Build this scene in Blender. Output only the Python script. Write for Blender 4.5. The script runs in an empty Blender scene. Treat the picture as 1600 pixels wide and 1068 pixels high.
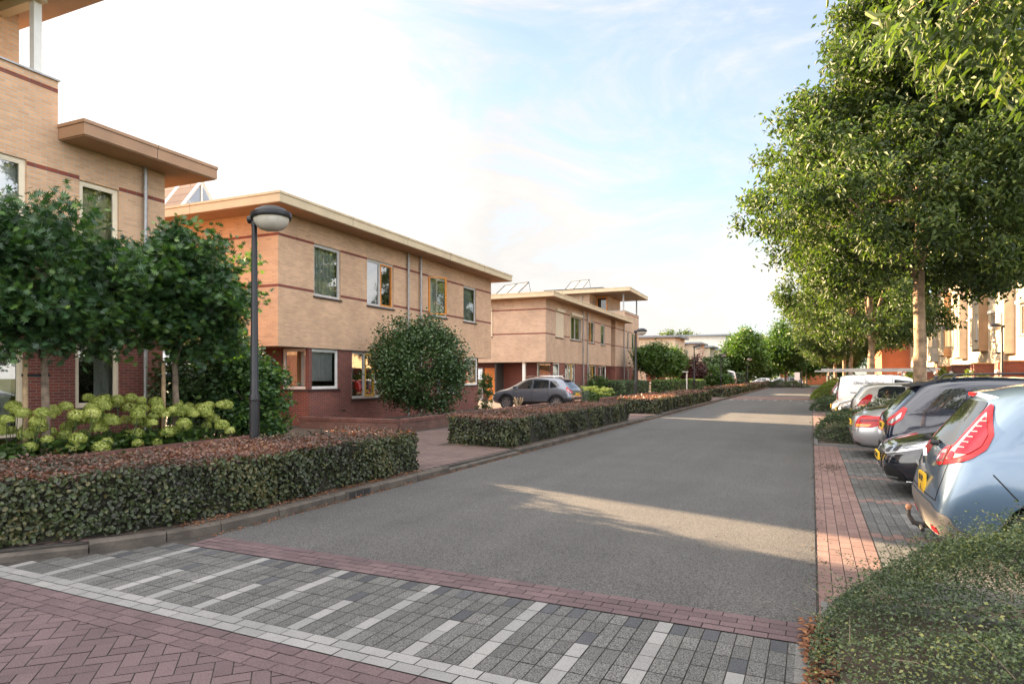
import bpy, bmesh, math, random
import numpy as np
from mathutils import Vector, Matrix
from mathutils.bvhtree import BVHTree
from mathutils.geometry import delaunay_2d_cdt
R = math.radians
SC = bpy.context.scene
COL = SC.collection
rng = np.random.default_rng(7)
random.seed(7)

# ---------------- camera, sky, sun, exposure ----------------
cam_d = bpy.data.cameras.new('camera'); cam = bpy.data.objects.new('camera', cam_d); COL.objects.link(cam)
cam_d.sensor_width = 36.0; cam_d.lens = 22.5
cam_d.shift_y = 54 / 1600
cam_d.clip_start = 0.05; cam_d.clip_end = 1500
cam.location = (0, 0, 1.7); cam.rotation_euler = (R(90), 0, R(25.1))
SC.camera = cam

SUN_EL = R(15.5); TX, TY = 0.954, -0.300          # direction the light travels over the ground
sun_d = bpy.data.lights.new('sun', 'SUN'); sun = bpy.data.objects.new('sun', sun_d); COL.objects.link(sun)
sun_d.energy = 5.0; sun_d.angle = R(0.6); sun_d.color = (1.0, 0.71, 0.43)
sv = Vector((-TX * math.cos(SUN_EL), -TY * math.cos(SUN_EL), math.sin(SUN_EL)))
sun.rotation_euler = sv.to_track_quat('Z', 'Y').to_euler()
sun.location = (-60, 20, 30)

w = bpy.data.worlds.new('World'); SC.world = w; w.use_nodes = True
nt = w.node_tree; nt.nodes.clear()
def N(nt, t, **kw):
    n = nt.nodes.new(t)
    for k, v in kw.items():
        if k[0] == '_': n.inputs[k[1:]].default_value = v
        else: setattr(n, k, v)
    return n
sky = N(nt, 'ShaderNodeTexSky', sky_type='NISHITA', sun_disc=False, sun_elevation=SUN_EL, sun_rotation=math.atan2(-TX, -TY), air_density=1.0, dust_density=0.6, ozone_density=3.0)
tc = N(nt, 'ShaderNodeTexCoord')
sep = N(nt, 'ShaderNodeSeparateXYZ'); nt.links.new(tc.outputs['Generated'], sep.inputs[0])
mp = N(nt, 'ShaderNodeMapping'); mp.inputs['Scale'].default_value = (1.1, 1.1, 2.6); mp.inputs['Rotation'].default_value = (0.1, 0.3, 0.5); mp.inputs['Location'].default_value = (0.35, 0.2, 0.1)
nt.links.new(tc.outputs['Generated'], mp.inputs[0])
cl = N(nt, 'ShaderNodeTexNoise', _Scale=2.6, _Detail=10.0, _Roughness=0.66, _Distortion=0.7)
nt.links.new(mp.outputs[0], cl.inputs['Vector'])
# fewer clouds high up and to the right, a closed bright veil low down and towards the sun
dotn = N(nt, 'ShaderNodeVectorMath', operation='DOT_PRODUCT'); dotn.inputs[1].default_value = tuple(sv)
nt.links.new(tc.outputs['Generated'], dotn.inputs[0])
nmr = N(nt, 'ShaderNodeMapRange', clamp=False); nmr.inputs['From Min'].default_value = .36; nmr.inputs['From Max'].default_value = .64; nmr.inputs['To Max'].default_value = .62; nt.links.new(cl.outputs['Fac'], nmr.inputs['Value'])
m1 = N(nt, 'ShaderNodeMath', operation='MULTIPLY_ADD'); m1.inputs[1].default_value = 0.62; nt.links.new(dotn.outputs['Value'], m1.inputs[0]); nt.links.new(nmr.outputs[0], m1.inputs[2])
m2 = N(nt, 'ShaderNodeMath', operation='MULTIPLY_ADD'); m2.inputs[1].default_value = -0.35; nt.links.new(sep.outputs['Z'], m2.inputs[0]); nt.links.new(m1.outputs[0], m2.inputs[2])
gapd = N(nt, 'ShaderNodeVectorMath', operation='DOT_PRODUCT'); gapd.inputs[1].default_value = (-0.03, 0.88, 0.47)
nt.links.new(tc.outputs['Generated'], gapd.inputs[0])
gapm = N(nt, 'ShaderNodeMapRange'); gapm.inputs['From Min'].default_value = 0.66; gapm.inputs['From Max'].default_value = 1.0; gapm.inputs['To Max'].default_value = -0.62; nt.links.new(gapd.outputs['Value'], gapm.inputs['Value'])
m3 = N(nt, 'ShaderNodeMath', operation='ADD'); nt.links.new(m2.outputs[0], m3.inputs[0]); nt.links.new(gapm.outputs[0], m3.inputs[1])
cr = N(nt, 'ShaderNodeMapRange'); cr.inputs['From Min'].default_value = -0.30; cr.inputs['From Max'].default_value = 0.28; cr.inputs['To Min'].default_value = 0.46; cr.interpolation_type = 'SMOOTHSTEP'
nt.links.new(m3.outputs[0], cr.inputs['Value'])
bg1 = N(nt, 'ShaderNodeBackground', _Strength=0.05); nt.links.new(sky.outputs[0], bg1.inputs['Color'])
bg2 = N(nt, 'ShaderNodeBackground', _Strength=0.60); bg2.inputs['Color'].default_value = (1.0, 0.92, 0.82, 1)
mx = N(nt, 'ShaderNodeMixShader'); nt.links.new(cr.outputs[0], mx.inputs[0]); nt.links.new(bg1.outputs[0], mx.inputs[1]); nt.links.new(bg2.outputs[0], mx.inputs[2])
# veil dimmed where the camera looks, raised overhead and behind to light the scene
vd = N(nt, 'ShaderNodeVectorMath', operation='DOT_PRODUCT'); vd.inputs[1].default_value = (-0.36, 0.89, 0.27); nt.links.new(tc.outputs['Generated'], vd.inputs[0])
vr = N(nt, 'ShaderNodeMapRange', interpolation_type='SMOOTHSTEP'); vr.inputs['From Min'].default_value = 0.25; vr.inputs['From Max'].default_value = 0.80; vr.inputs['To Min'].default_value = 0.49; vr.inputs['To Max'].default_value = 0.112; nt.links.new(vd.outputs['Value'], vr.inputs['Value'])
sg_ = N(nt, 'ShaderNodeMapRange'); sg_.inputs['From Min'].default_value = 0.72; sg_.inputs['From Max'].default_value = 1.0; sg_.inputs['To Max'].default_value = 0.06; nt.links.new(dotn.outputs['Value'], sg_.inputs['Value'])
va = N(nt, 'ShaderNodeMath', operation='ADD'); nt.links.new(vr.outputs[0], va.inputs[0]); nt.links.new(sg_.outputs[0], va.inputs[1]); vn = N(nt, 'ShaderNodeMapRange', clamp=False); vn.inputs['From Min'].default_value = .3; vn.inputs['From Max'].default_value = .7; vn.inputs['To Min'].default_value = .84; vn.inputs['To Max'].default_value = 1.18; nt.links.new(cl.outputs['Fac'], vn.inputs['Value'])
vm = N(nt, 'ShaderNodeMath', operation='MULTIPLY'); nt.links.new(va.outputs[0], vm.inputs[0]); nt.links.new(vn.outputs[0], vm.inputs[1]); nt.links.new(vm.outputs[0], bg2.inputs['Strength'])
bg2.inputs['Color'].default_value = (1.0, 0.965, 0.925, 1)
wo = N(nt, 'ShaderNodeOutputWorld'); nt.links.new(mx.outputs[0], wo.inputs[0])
vs = SC.view_settings; vs.view_transform = 'Standard'; vs.look = 'None'; vs.gamma = 1; vs.use_curve_mapping = False
vs.exposure = 3.12
SC.cycles.max_bounces = 6; SC.cycles.transparent_max_bounces = 12; SC.cycles.caustics_reflective = False; SC.cycles.caustics_refractive = False

# ---------------- helpers ----------------
def tag(o, label=None, cat=None, group=None, kind=None):
    if label: o['label'] = label
    if cat: o['category'] = cat
    if group: o['group'] = group
    if kind: o['kind'] = kind
    return o
def empty(name, loc=(0, 0, 0), rz=0, label=None, cat=None, group=None):
    o = bpy.data.objects.new(name, None); COL.objects.link(o); o.location = loc; o.rotation_euler = (0, 0, rz); o.empty_display_size = .2
    return tag(o, label, cat, group)
def link(name, me, mats, parent=None):
    if not isinstance(mats, (list, tuple)): mats = [mats]
    for m in mats: me.materials.append(m)
    o = bpy.data.objects.new(name, me); COL.objects.link(o)
    if parent: o.parent = parent
    return o
def np_mesh(name, v, loops, starts, mat_idx=None, tone=None, smooth=False):
    me = bpy.data.meshes.new(name)
    me.vertices.add(len(v)); me.vertices.foreach_set('co', np.ascontiguousarray(v, dtype=np.float32).ravel())
    me.loops.add(len(loops)); me.loops.foreach_set('vertex_index', np.ascontiguousarray(loops, dtype=np.int32))
    me.polygons.add(len(starts)); me.polygons.foreach_set('loop_start', np.ascontiguousarray(starts, dtype=np.int32))
    if mat_idx is not None: me.polygons.foreach_set('material_index', np.ascontiguousarray(mat_idx, dtype=np.int32))
    me.update(calc_edges=True)
    if tone is not None:
        a = me.attributes.new('tone', 'FLOAT', 'POINT'); a.data.foreach_set('value', np.ascontiguousarray(tone, dtype=np.float32))
    me.polygons.foreach_set('use_smooth', [smooth] * len(starts))
    return me
class MB:
    def __init__(s): s.v = []; s.f = []; s.m = []
    def add(s, vs, fs, m=0):
        b = len(s.v); s.v += [tuple(v) for v in vs]; s.f += [tuple(b + i for i in f) for f in fs]; s.m += [m] * len(fs)
    def box(s, x0, x1, y0, y1, z0, z1, m=0):
        s.add([(x0, y0, z0), (x1, y0, z0), (x1, y1, z0), (x0, y1, z0), (x0, y0, z1), (x1, y0, z1), (x1, y1, z1), (x0, y1, z1)],
              [(0, 3, 2, 1), (4, 5, 6, 7), (0, 1, 5, 4), (1, 2, 6, 5), (2, 3, 7, 6), (3, 0, 4, 7)], m)
    def quad(s, a, b, c, d, m=0): s.add([a, b, c, d], [(0, 1, 2, 3)], m)
    def tube(s, pts, rad, n=8, m=0, caps=True):
        pts = [Vector(p) for p in pts]
        if not isinstance(rad, (list, tuple)): rad = [rad] * len(pts)
        rings = []; up = None
        for i, p in enumerate(pts):
            d = (pts[min(i + 1, len(pts) - 1)] - pts[max(i - 1, 0)]).normalized()
            if up is None: up = Vector((0, 0, 1)) if abs(d.z) < .9 else Vector((1, 0, 0))
            a = d.cross(up).normalized(); b = a.cross(d).normalized(); up = b
            rings.append([p + (a * math.cos(6.28318 * k / n) + b * math.sin(6.28318 * k / n)) * rad[i] for k in range(n)])
        base = len(s.v)
        for r in rings: s.v += [tuple(q) for q in r]
        for i in range(len(pts) - 1):
            for k in range(n):
                s.f.append((base + i * n + k, base + i * n + (k + 1) % n, base + (i + 1) * n + (k + 1) % n, base + (i + 1) * n + k)); s.m.append(m)
        if caps:
            s.f.append(tuple(base + k for k in range(n))); s.m.append(m)
            s.f.append(tuple(base + (len(pts) - 1) * n + k for k in reversed(range(n)))); s.m.append(m)
    def lathe(s, prof, c=(0, 0, 0), n=20, m=0, mat=None):
        base = len(s.v); M = mat or Matrix.Identity(4); c = Vector(c)
        for r, z in prof:
            for k in range(n):
                a = 6.28318 * k / n; s.v.append(tuple(M @ Vector((r * math.cos(a), r * math.sin(a), z)) + c))
        for i in range(len(prof) - 1):
            for k in range(n):
                s.f.append((base + i * n + k, base + i * n + (k + 1) % n, base + (i + 1) * n + (k + 1) % n, base + (i + 1) * n + k)); s.m.append(m)
    def mesh(s, name, smooth=False, n_smooth_angle=None):
        me = bpy.data.meshes.new(name); me.from_pydata(s.v, [], s.f); me.polygons.foreach_set('material_index', s.m)
        me.polygons.foreach_set('use_smooth', [smooth] * len(s.f)); me.update()
        if smooth:
            bm = bmesh.new(); bm.from_mesh(me)
            for e in bm.edges:
                if len(e.link_faces) == 2 and e.calc_face_angle(0) > R(38): e.smooth = False
            bm.to_mesh(me); bm.free()
        return me
    def build(s, name, mats, parent=None, smooth=False): return link(name, s.mesh(name, smooth), mats, parent)
def dup(root, loc, rz=None, label=None, name=None, cat=None, mats=None, scale=None):
    def cp(o, par):
        c = o.copy(); COL.objects.link(c)
        if par: c.parent = par
        for ch in o.children: cp(ch, c)
        return c
    r = cp(root, None); r.location = loc
    if rz is not None: r.rotation_euler = (0, 0, rz)
    if label: r['label'] = label
    if cat: r['category'] = cat
    if scale: r.scale = scale
    return r

# ---------------- materials ----------------
MAT = {}
def new_mat(name):
    m = bpy.data.materials.new(name); m.use_nodes = True; m.node_tree.nodes.clear(); MAT[name] = m
    nt = m.node_tree; out = N(nt, 'ShaderNodeOutputMaterial'); b = N(nt, 'ShaderNodeBsdfPrincipled'); nt.links.new(b.outputs[0], out.inputs[0])
    return m, nt, b, out
def tracks(m):
    '''long worn streaks along the driving direction and a few darker patches'''
    nt = m.node_tree; b = [n for n in nt.nodes if n.type == 'BSDF_PRINCIPLED'][0]; src = b.inputs['Base Color'].links[0].from_socket
    t = N(nt, 'ShaderNodeTexCoord'); mp_ = N(nt, 'ShaderNodeMapping'); mp_.inputs['Scale'].default_value = (1.6, .05, 1); nt.links.new(t.outputs['Object'], mp_.inputs[0])
    n1 = N(nt, 'ShaderNodeTexNoise', _Scale=1.0, _Detail=4.0); nt.links.new(mp_.outputs[0], n1.inputs['Vector']); n2 = N(nt, 'ShaderNodeTexNoise', _Scale=.35, _Detail=7.0, _Roughness=.7); nt.links.new(t.outputs['Object'], n2.inputs['Vector'])
    ad = N(nt, 'ShaderNodeMath', operation='ADD'); nt.links.new(n1.outputs['Fac'], ad.inputs[0]); nt.links.new(n2.outputs['Fac'], ad.inputs[1])
    r_ = N(nt, 'ShaderNodeMapRange'); r_.inputs['From Min'].default_value = .75; r_.inputs['From Max'].default_value = 1.25; r_.inputs['To Min'].default_value = .84; r_.inputs['To Max'].default_value = 1.14; nt.links.new(ad.outputs[0], r_.inputs['Value'])
    mm = N(nt, 'ShaderNodeVectorMath', operation='SCALE'); nt.links.new(src, mm.inputs[0]); nt.links.new(r_.outputs[0], mm.inputs['Scale']); nt.links.new(mm.outputs[0], b.inputs['Base Color'])
def simple(name, col, rough=.6, metal=0, noise=.12, nscale=6, spec=None, bump=0, coat=0):
    m, nt, b, out = new_mat(name)
    b.inputs['Roughness'].default_value = rough; b.inputs['Metallic'].default_value = metal
    if spec is not None: b.inputs['Specular IOR Level'].default_value = spec
    if coat: b.inputs['Coat Weight'].default_value = coat; b.inputs['Coat Roughness'].default_value = .03
    t = N(nt, 'ShaderNodeTexCoord'); n = N(nt, 'ShaderNodeTexNoise', _Scale=nscale, _Detail=5.0); nt.links.new(t.outputs['Object'], n.inputs['Vector'])
    mr = N(nt, 'ShaderNodeMapRange'); mr.inputs['To Min'].default_value = 1 - noise * 1.6; mr.inputs['To Max'].default_value = 1 + noise * 1.6; mr.inputs['From Min'].default_value = .25; mr.inputs['From Max'].default_value = .75
    nt.links.new(n.outputs['Fac'], mr.inputs['Value'])
    mm = N(nt, 'ShaderNodeVectorMath', operation='SCALE'); mm.inputs[0].default_value = col; nt.links.new(mr.outputs[0], mm.inputs['Scale'])
    nt.links.new(mm.outputs[0], b.inputs['Base Color'])
    if bump:
        bu = N(nt, 'ShaderNodeBump', _Strength=bump, _Distance=.02); n2 = N(nt, 'ShaderNodeTexNoise', _Scale=nscale * 8, _Detail=4.0)
        nt.links.new(t.outputs['Object'], n2.inputs['Vector']); nt.links.new(n2.outputs['Fac'], bu.inputs['Height']); nt.links.new(bu.outputs[0], b.inputs['Normal'])
    return m
def brick(name, c1, c2, cm, bw=.22, rh=.0625, mortar=.008, rough=.85, stain=.15):
    m, nt, b, out = new_mat(name); b.inputs['Roughness'].default_value = rough
    t = N(nt, 'ShaderNodeTexCoord'); s = N(nt, 'ShaderNodeSeparateXYZ'); nt.links.new(t.outputs['Object'], s.inputs[0])
    a = N(nt, 'ShaderNodeMath', operation='ADD'); nt.links.new(s.outputs['X'], a.inputs[0]); nt.links.new(s.outputs['Y'], a.inputs[1])
    cb = N(nt, 'ShaderNodeCombineXYZ'); nt.links.new(a.outputs[0], cb.inputs['X']); nt.links.new(s.outputs['Z'], cb.inputs['Y'])
    br = N(nt, 'ShaderNodeTexBrick', _Scale=1.0); br.inputs['Brick Width'].default_value = bw; br.inputs['Row Height'].default_value = rh; br.inputs['Mortar Size'].default_value = mortar; br.inputs['Mortar Smooth'].default_value = .3; br.inputs['Bias'].default_value = -.1
    br.inputs['Color1'].default_value = (*c1, 1); br.inputs['Color2'].default_value = (*c2, 1); br.inputs['Mortar'].default_value = (*cm, 1)
    nt.links.new(cb.outputs[0], br.inputs['Vector'])
    n = N(nt, 'ShaderNodeTexNoise', _Scale=.7, _Detail=6.0, _Roughness=.65); nt.links.new(t.outputs['Object'], n.inputs['Vector'])
    mr = N(nt, 'ShaderNodeMapRange'); mr.inputs['To Min'].default_value = 1 - stain; mr.inputs['To Max'].default_value = 1 + stain; mr.inputs['From Min'].default_value = .3; mr.inputs['From Max'].default_value = .7; nt.links.new(n.outputs['Fac'], mr.inputs['Value'])
    mm = N(nt, 'ShaderNodeVectorMath', operation='SCALE'); nt.links.new(br.outputs['Color'], mm.inputs[0]); nt.links.new(mr.outputs[0], mm.inputs['Scale']); nt.links.new(mm.outputs[0], b.inputs['Base Color'])
    bu = N(nt, 'ShaderNodeBump', _Strength=.6, _Distance=.008); inv = N(nt, 'ShaderNodeMath', operation='SUBTRACT'); inv.inputs[0].default_value = 1; nt.links.new(br.outputs['Fac'], inv.inputs[1]); nt.links.new(inv.outputs[0], bu.inputs['Height']); nt.links.new(bu.outputs[0], b.inputs['Normal'])
    return m
def leaf_mat(name, cols, rough=.45, trans=.3, tint=(1.3, 1.6, .5)):
    """leaf colours picked leaf by leaf through the 'tone' attribute"""
    m, nt, b, out = new_mat(name)
    at = N(nt, 'ShaderNodeAttribute', attribute_name='tone'); ra = N(nt, 'ShaderNodeValToRGB'); nt.links.new(at.outputs['Fac'], ra.inputs[0])
    el = ra.color_ramp.elements; el[0].position = 0; el[0].color = (*cols[0], 1); el[1].position = 1; el[1].color = (*cols[-1], 1)
    for i, c in enumerate(cols[1:-1]): e = el.new((i + 1) / (len(cols) - 1)); e.color = (*c, 1)
    nt.links.new(ra.outputs[0], b.inputs['Base Color']); b.inputs['Roughness'].default_value = rough
    tr = N(nt, 'ShaderNodeBsdfTranslucent'); sc_ = N(nt, 'ShaderNodeVectorMath', operation='MULTIPLY'); sc_.inputs[1].default_value = tint; nt.links.new(ra.outputs[0], sc_.inputs[0]); nt.links.new(sc_.outputs[0], tr.inputs['Color'])
    ms = N(nt, 'ShaderNodeMixShader'); ms.inputs[0].default_value = trans; nt.links.new(b.outputs[0], ms.inputs[1]); nt.links.new(tr.outputs[0], ms.inputs[2]); nt.links.new(ms.outputs[0], out.inputs[0])
    return m
def tone_mat(name, c1, c2, rough=.85, speck=0, sscale=180, stain=.15, bump=.3):
    """stone / paver material: per-piece tone plus aggregate speckle"""
    m, nt, b, out = new_mat(name); b.inputs['Roughness'].default_value = rough
    at = N(nt, 'ShaderNodeAttribute', attribute_name='tone'); mixc = N(nt, 'ShaderNodeMix', data_type='RGBA'); nt.links.new(at.outputs['Fac'], mixc.inputs[0]); mixc.inputs[6].default_value = (*c1, 1); mixc.inputs[7].default_value = (*c2, 1)
    t = N(nt, 'ShaderNodeTexCoord'); n = N(nt, 'ShaderNodeTexNoise', _Scale=sscale, _Detail=2.0, _Roughness=.6); nt.links.new(t.outputs['Object'], n.inputs['Vector'])
    mr = N(nt, 'ShaderNodeMapRange'); mr.inputs['From Min'].default_value = .35; mr.inputs['From Max'].default_value = .65; mr.inputs['To Min'].default_value = 1 - speck; mr.inputs['To Max'].default_value = 1 + speck; nt.links.new(n.outputs['Fac'], mr.inputs['Value'])
    n2 = N(nt, 'ShaderNodeTexNoise', _Scale=.9, _Detail=6.0, _Roughness=.65); nt.links.new(t.outputs['Object'], n2.inputs['Vector'])
    mr2 = N(nt, 'ShaderNodeMapRange'); mr2.inputs['From Min'].default_value = .3; mr2.inputs['From Max'].default_value = .7; mr2.inputs['To Min'].default_value = 1 - stain; mr2.inputs['To Max'].default_value = 1 + stain; nt.links.new(n2.outputs['Fac'], mr2.inputs['Value'])
    mu = N(nt, 'ShaderNodeMath', operation='MULTIPLY'); nt.links.new(mr.outputs[0], mu.inputs[0]); nt.links.new(mr2.outputs[0], mu.inputs[1])
    mm = N(nt, 'ShaderNodeVectorMath', operation='SCALE'); nt.links.new(mixc.outputs[2], mm.inputs[0]); nt.links.new(mu.outputs[0], mm.inputs['Scale']); nt.links.new(mm.outputs[0], b.inputs['Base Color'])
    bu = N(nt, 'ShaderNodeBump', _Strength=bump, _Distance=.006); nt.links.new(n.outputs['Fac'], bu.inputs['Height']); nt.links.new(bu.outputs[0], b.inputs['Normal'])
    return m
def glass_mat(name, tint=(.9, .95, .95), fr=.1, rough=0.0):
    m, nt, b, out = new_mat(name); nt.nodes.remove(b)
    tr = N(nt, 'ShaderNodeBsdfTransparent'); tr.inputs['Color'].default_value = (*tint, 1); gl = N(nt, 'ShaderNodeBsdfGlossy'); gl.inputs['Roughness'].default_value = rough; gl.inputs['Color'].default_value = (1, 1, 1, 1)
    fn = N(nt, 'ShaderNodeFresnel', _IOR=1.5); ma = N(nt, 'ShaderNodeMath', operation='MULTIPLY_ADD'); ma.inputs[1].default_value = 1.3; ma.inputs[2].default_value = fr; ma.use_clamp = True; nt.links.new(fn.outputs[0], ma.inputs[0])
    ms = N(nt, 'ShaderNodeMixShader'); nt.links.new(ma.outputs[0], ms.inputs[0]); nt.links.new(tr.outputs[0], ms.inputs[1]); nt.links.new(gl.outputs[0], ms.inputs[2]); nt.links.new(ms.outputs[0], out.inputs[0])
    return m
def paint(name, col, metal=.5, rough=.3, coat=1):
    m = simple(name, col, rough, metal, .02, 3, coat=coat); return m

YB = brick('yellow_brick', (.64, .37, .205), (.51, .29, .16), (.46, .40, .33), mortar=.009)
YBp = brick('pink_yellow_brick', (.54, .345, .215), (.43, .265, .165), (.45, .40, .35), mortar=.009)
RB = brick('red_brick', (.20, .045, .032), (.13, .032, .024), (.20, .15, .12), stain=.22)
RBb = brick('band_brick', (.23, .055, .035), (.17, .045, .03), (.16, .10, .08), rh=.09)
WB = brick('wall_brick', (.15, .06, .045), (.10, .04, .032), (.12, .095, .08), bw=.075, rh=.30, mortar=.006, stain=.35)
FASC = simple('cream_fascia', (.52, .41, .265), .6, noise=.06, nscale=2)
SOFF = simple('tan_soffit', (.36, .22, .13), .7, noise=.08, nscale=1.5)
FASB = simple('copper_brown_fascia', (.35, .20, .115), .55, noise=.08, nscale=2)
ZINC = simple('zinc', (.33, .32, .32), .45, .55, .12, 5)
FGREY = simple('grey_window_frame', (.47, .45, .43), .45, noise=.05)
FCREAM = simple('cream_window_frame', (.72, .62, .47), .45, noise=.05)
FORG = simple('orange_sash', (.62, .22, .03), .4, noise=.12)
FOCH = simple('ochre_sash', (.55, .31, .03), .4, noise=.1)
DOOR = simple('orange_door', (.75, .22, .02), .5, noise=.08, nscale=3)
SILL = simple('dark_sill', (.045, .03, .027), .7)
CURT = simple('white_curtain', (.72, .70, .66), .9, noise=.06)
CURTG = simple('green_curtain', (.42, .46, .42), .9, noise=.1)
CURTO = simple('amber_curtain', (.60, .42, .24), .9, noise=.1)
BLIND = simple('beige_blind', (.50, .46, .33), .9, noise=.05)
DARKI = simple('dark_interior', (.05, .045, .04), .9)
PANE = glass_mat('window_pane', (.8, .84, .84), .17)
ROOF = simple('grey_roofing', (.13, .13, .13), .9, noise=.2)
CONC = simple('weathered_kerb_concrete', (.07, .058, .048), .9, noise=.35, nscale=4, bump=.5)
WHITE = simple('white_paint', (.72, .70, .66), .5, noise=.04)
CREAMW = simple('cream_render', (.62, .50, .37), .85, noise=.08, nscale=1.2)
POLE = simple('anthracite_metal', (.016, .016, .019), .42, .3, .12, 8)
BLACK = simple('black_plastic', (.018, .018, .02), .5, noise=.1)
RUB = simple('tyre_rubber', (.015, .015, .016), .8, noise=.1)
WOOD = simple('pale_timber', (.38, .26, .15), .8, noise=.25, nscale=9, bump=.4)
BARK = simple('plane_bark', (.30, .20, .125), .9, noise=.42, nscale=5, bump=1.0)
BARKG = simple('grey_bark', (.20, .15, .11), .9, noise=.35, nscale=9, bump=.8)
SOIL = simple('dark_soil', (.06, .042, .03), .95, noise=.4, nscale=3, bump=.8)
GRASSM = simple('lawn_ground', (.07, .09, .03), .95, noise=.3, nscale=1)
# ---------------- ground, roads, paving ----------------
ASPH = tone_mat('road_asphalt', (0.060, 0.058, 0.056), (0.060, 0.058, 0.056), .85, .7, 75, .1, .8); tracks(ASPH)
P_RED = tone_mat('red_clay_pavers', (0.079, 0.051, 0.056), (0.112, 0.073, 0.077), .85, .25, 120, .22)
P_PINK = tone_mat('pink_red_pavers', (0.139, 0.082, 0.072), (0.184, 0.115, 0.098), .85, .22, 120, .2)
P_GREY = tone_mat('grey_aggregate_pavers', (0.064, 0.064, 0.063), (0.098, 0.097, 0.093), .85, .7, 110, .15)
P_LGREY = tone_mat('light_grey_pavers', (0.112, 0.109, 0.105), (0.150, 0.146, 0.139), .85, .35, 120, .15)
P_WHITE = tone_mat('white_concrete_pavers', (0.163, 0.163, 0.160), (0.218, 0.214, 0.210), .8, .18, 140, .15)
P_BLACK = tone_mat('black_pavers', (.035, .037, .043), (.058, .06, .066), .8, .4, 120, .15)
P_WALK = tone_mat('footway_pavers', (0.101, 0.066, 0.061), (0.140, 0.094, 0.082), .85, .25, 120, .25)
JOINT = simple('joint_sand', (.035, .03, .025), .95, noise=.4, nscale=5)

def sheet(name, poly, z, mat, zb=None):
    mb = MB(); n = len(poly); top = [(x, y, z) for x, y in poly]
    mb.add(top, [tuple(range(n))])
    if zb is not None:
        bot = [(x, y, zb) for x, y in poly]; mb.add(top + bot, [(i, (i + 1) % n, n + (i + 1) % n, n + i) for i in range(n)])
    return tag(mb.build(name, mat), kind='structure')
def pavers(name, rects, mats):
    a = np.array(rects, dtype=np.float64)     # cx cy hx hy ang z mat
    n = len(a); cs, sn = np.cos(a[:, 4]), np.sin(a[:, 4]); v = np.zeros((n, 4, 3))
    r2 = np.random.default_rng(3); zz = a[:, 5] + r2.uniform(-.0012, .0012, n)
    for k, (sx, sy) in enumerate(((-1, -1), (1, -1), (1, 1), (-1, 1))):
        lx, ly = sx * a[:, 2], sy * a[:, 3]
        v[:, k, 0] = a[:, 0] + lx * cs - ly * sn; v[:, k, 1] = a[:, 1] + lx * sn + ly * cs; v[:, k, 2] = zz
    tone = np.repeat(r2.uniform(0, 1, n), 4)
    me = np_mesh(name, v.reshape(-1, 3), np.arange(4 * n), np.arange(0, 4 * n, 4), a[:, 6].astype(int), tone)
    return tag(link(name, me, mats), kind='structure')
def courses(x0, x1, y0, y1, z, mat, along='y', L=.206, Wd=.103, gap=.0035, jit=.003, matf=None, inside=None):
    """running-bond courses; bricks lie with the long side along x or y"""
    out = []
    if along == 'y':
        nc = max(1, round((x1 - x0) / Wd)); cw = (x1 - x0) / nc
        for i in range(nc):
            cx = x0 + (i + .5) * cw; y = y0 - (L / 2 if i % 2 else 0)
            while y < y1 - .01:
                a, b = max(y, y0), min(y + L, y1)
                if b - a > .02 and (inside is None or inside(cx, (a + b) / 2)):
                    out.append((cx, (a + b) / 2, cw / 2 - gap, (b - a) / 2 - gap, random.gauss(0, jit), z, matf(cx, (a + b) / 2) if matf else mat))
                y += L
    else:
        nc = max(1, round((y1 - y0) / Wd)); cw = (y1 - y0) / nc
        for i in range(nc):
            cy = y0 + (i + .5) * cw; x = x0 - (L / 2 if i % 2 else 0)
            while x < x1 - .01:
                a, b = max(x, x0), min(x + L, x1)
                if b - a > .02 and (inside is None or inside((a + b) / 2, cy)):
                    out.append(((a + b) / 2, cy, (b - a) / 2 - gap, cw / 2 - gap, random.gauss(0, jit), z, matf((a + b) / 2, cy) if matf else mat))
                x += L
    return out

sheet('ground', [(-500, -300), (500, -300), (500, 900), (-500, 900)], -.06, GRASSM)
sheet('joint_bed', [(-30, -6), (30, -6), (30, 130), (-30, 130)], -.004, JOINT)
sheet('road', [(-5.76, 4.83), (.03, 4.83), (.03, 48.2), (-5.76, 48.2)], .004, ASPH)
sheet('far_road', [(-5.76, 60.5), (.03, 60.5), (.03, 112), (-5.76, 112)], .004, ASPH)
sheet('cross_road', [(-60, 118), (40, 118), (40, 126), (-60, 126)], .004, ASPH)

KL = [(-14, 1.3), (-9.2, 1.9), (-7.6, 2.5), (-6.75, 3.25), (-6.3, 3.85), (-6.0, 4.45), (-5.86, 5.0), (-5.82, 5.8), (-5.82, 118)]
def kl_in(x, y):        # right of the left kerb
    for (xa, ya), (xb, yb) in zip(KL, KL[1:]):
        if ya <= y <= yb: return x > xa + (xb - xa) * (y - ya) / (yb - ya) + .12
    return y < 1.3 and True
MZ = [P_RED, P_GREY, P_WHITE, P_BLACK, P_PINK, P_LGREY]
rc = []
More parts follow.
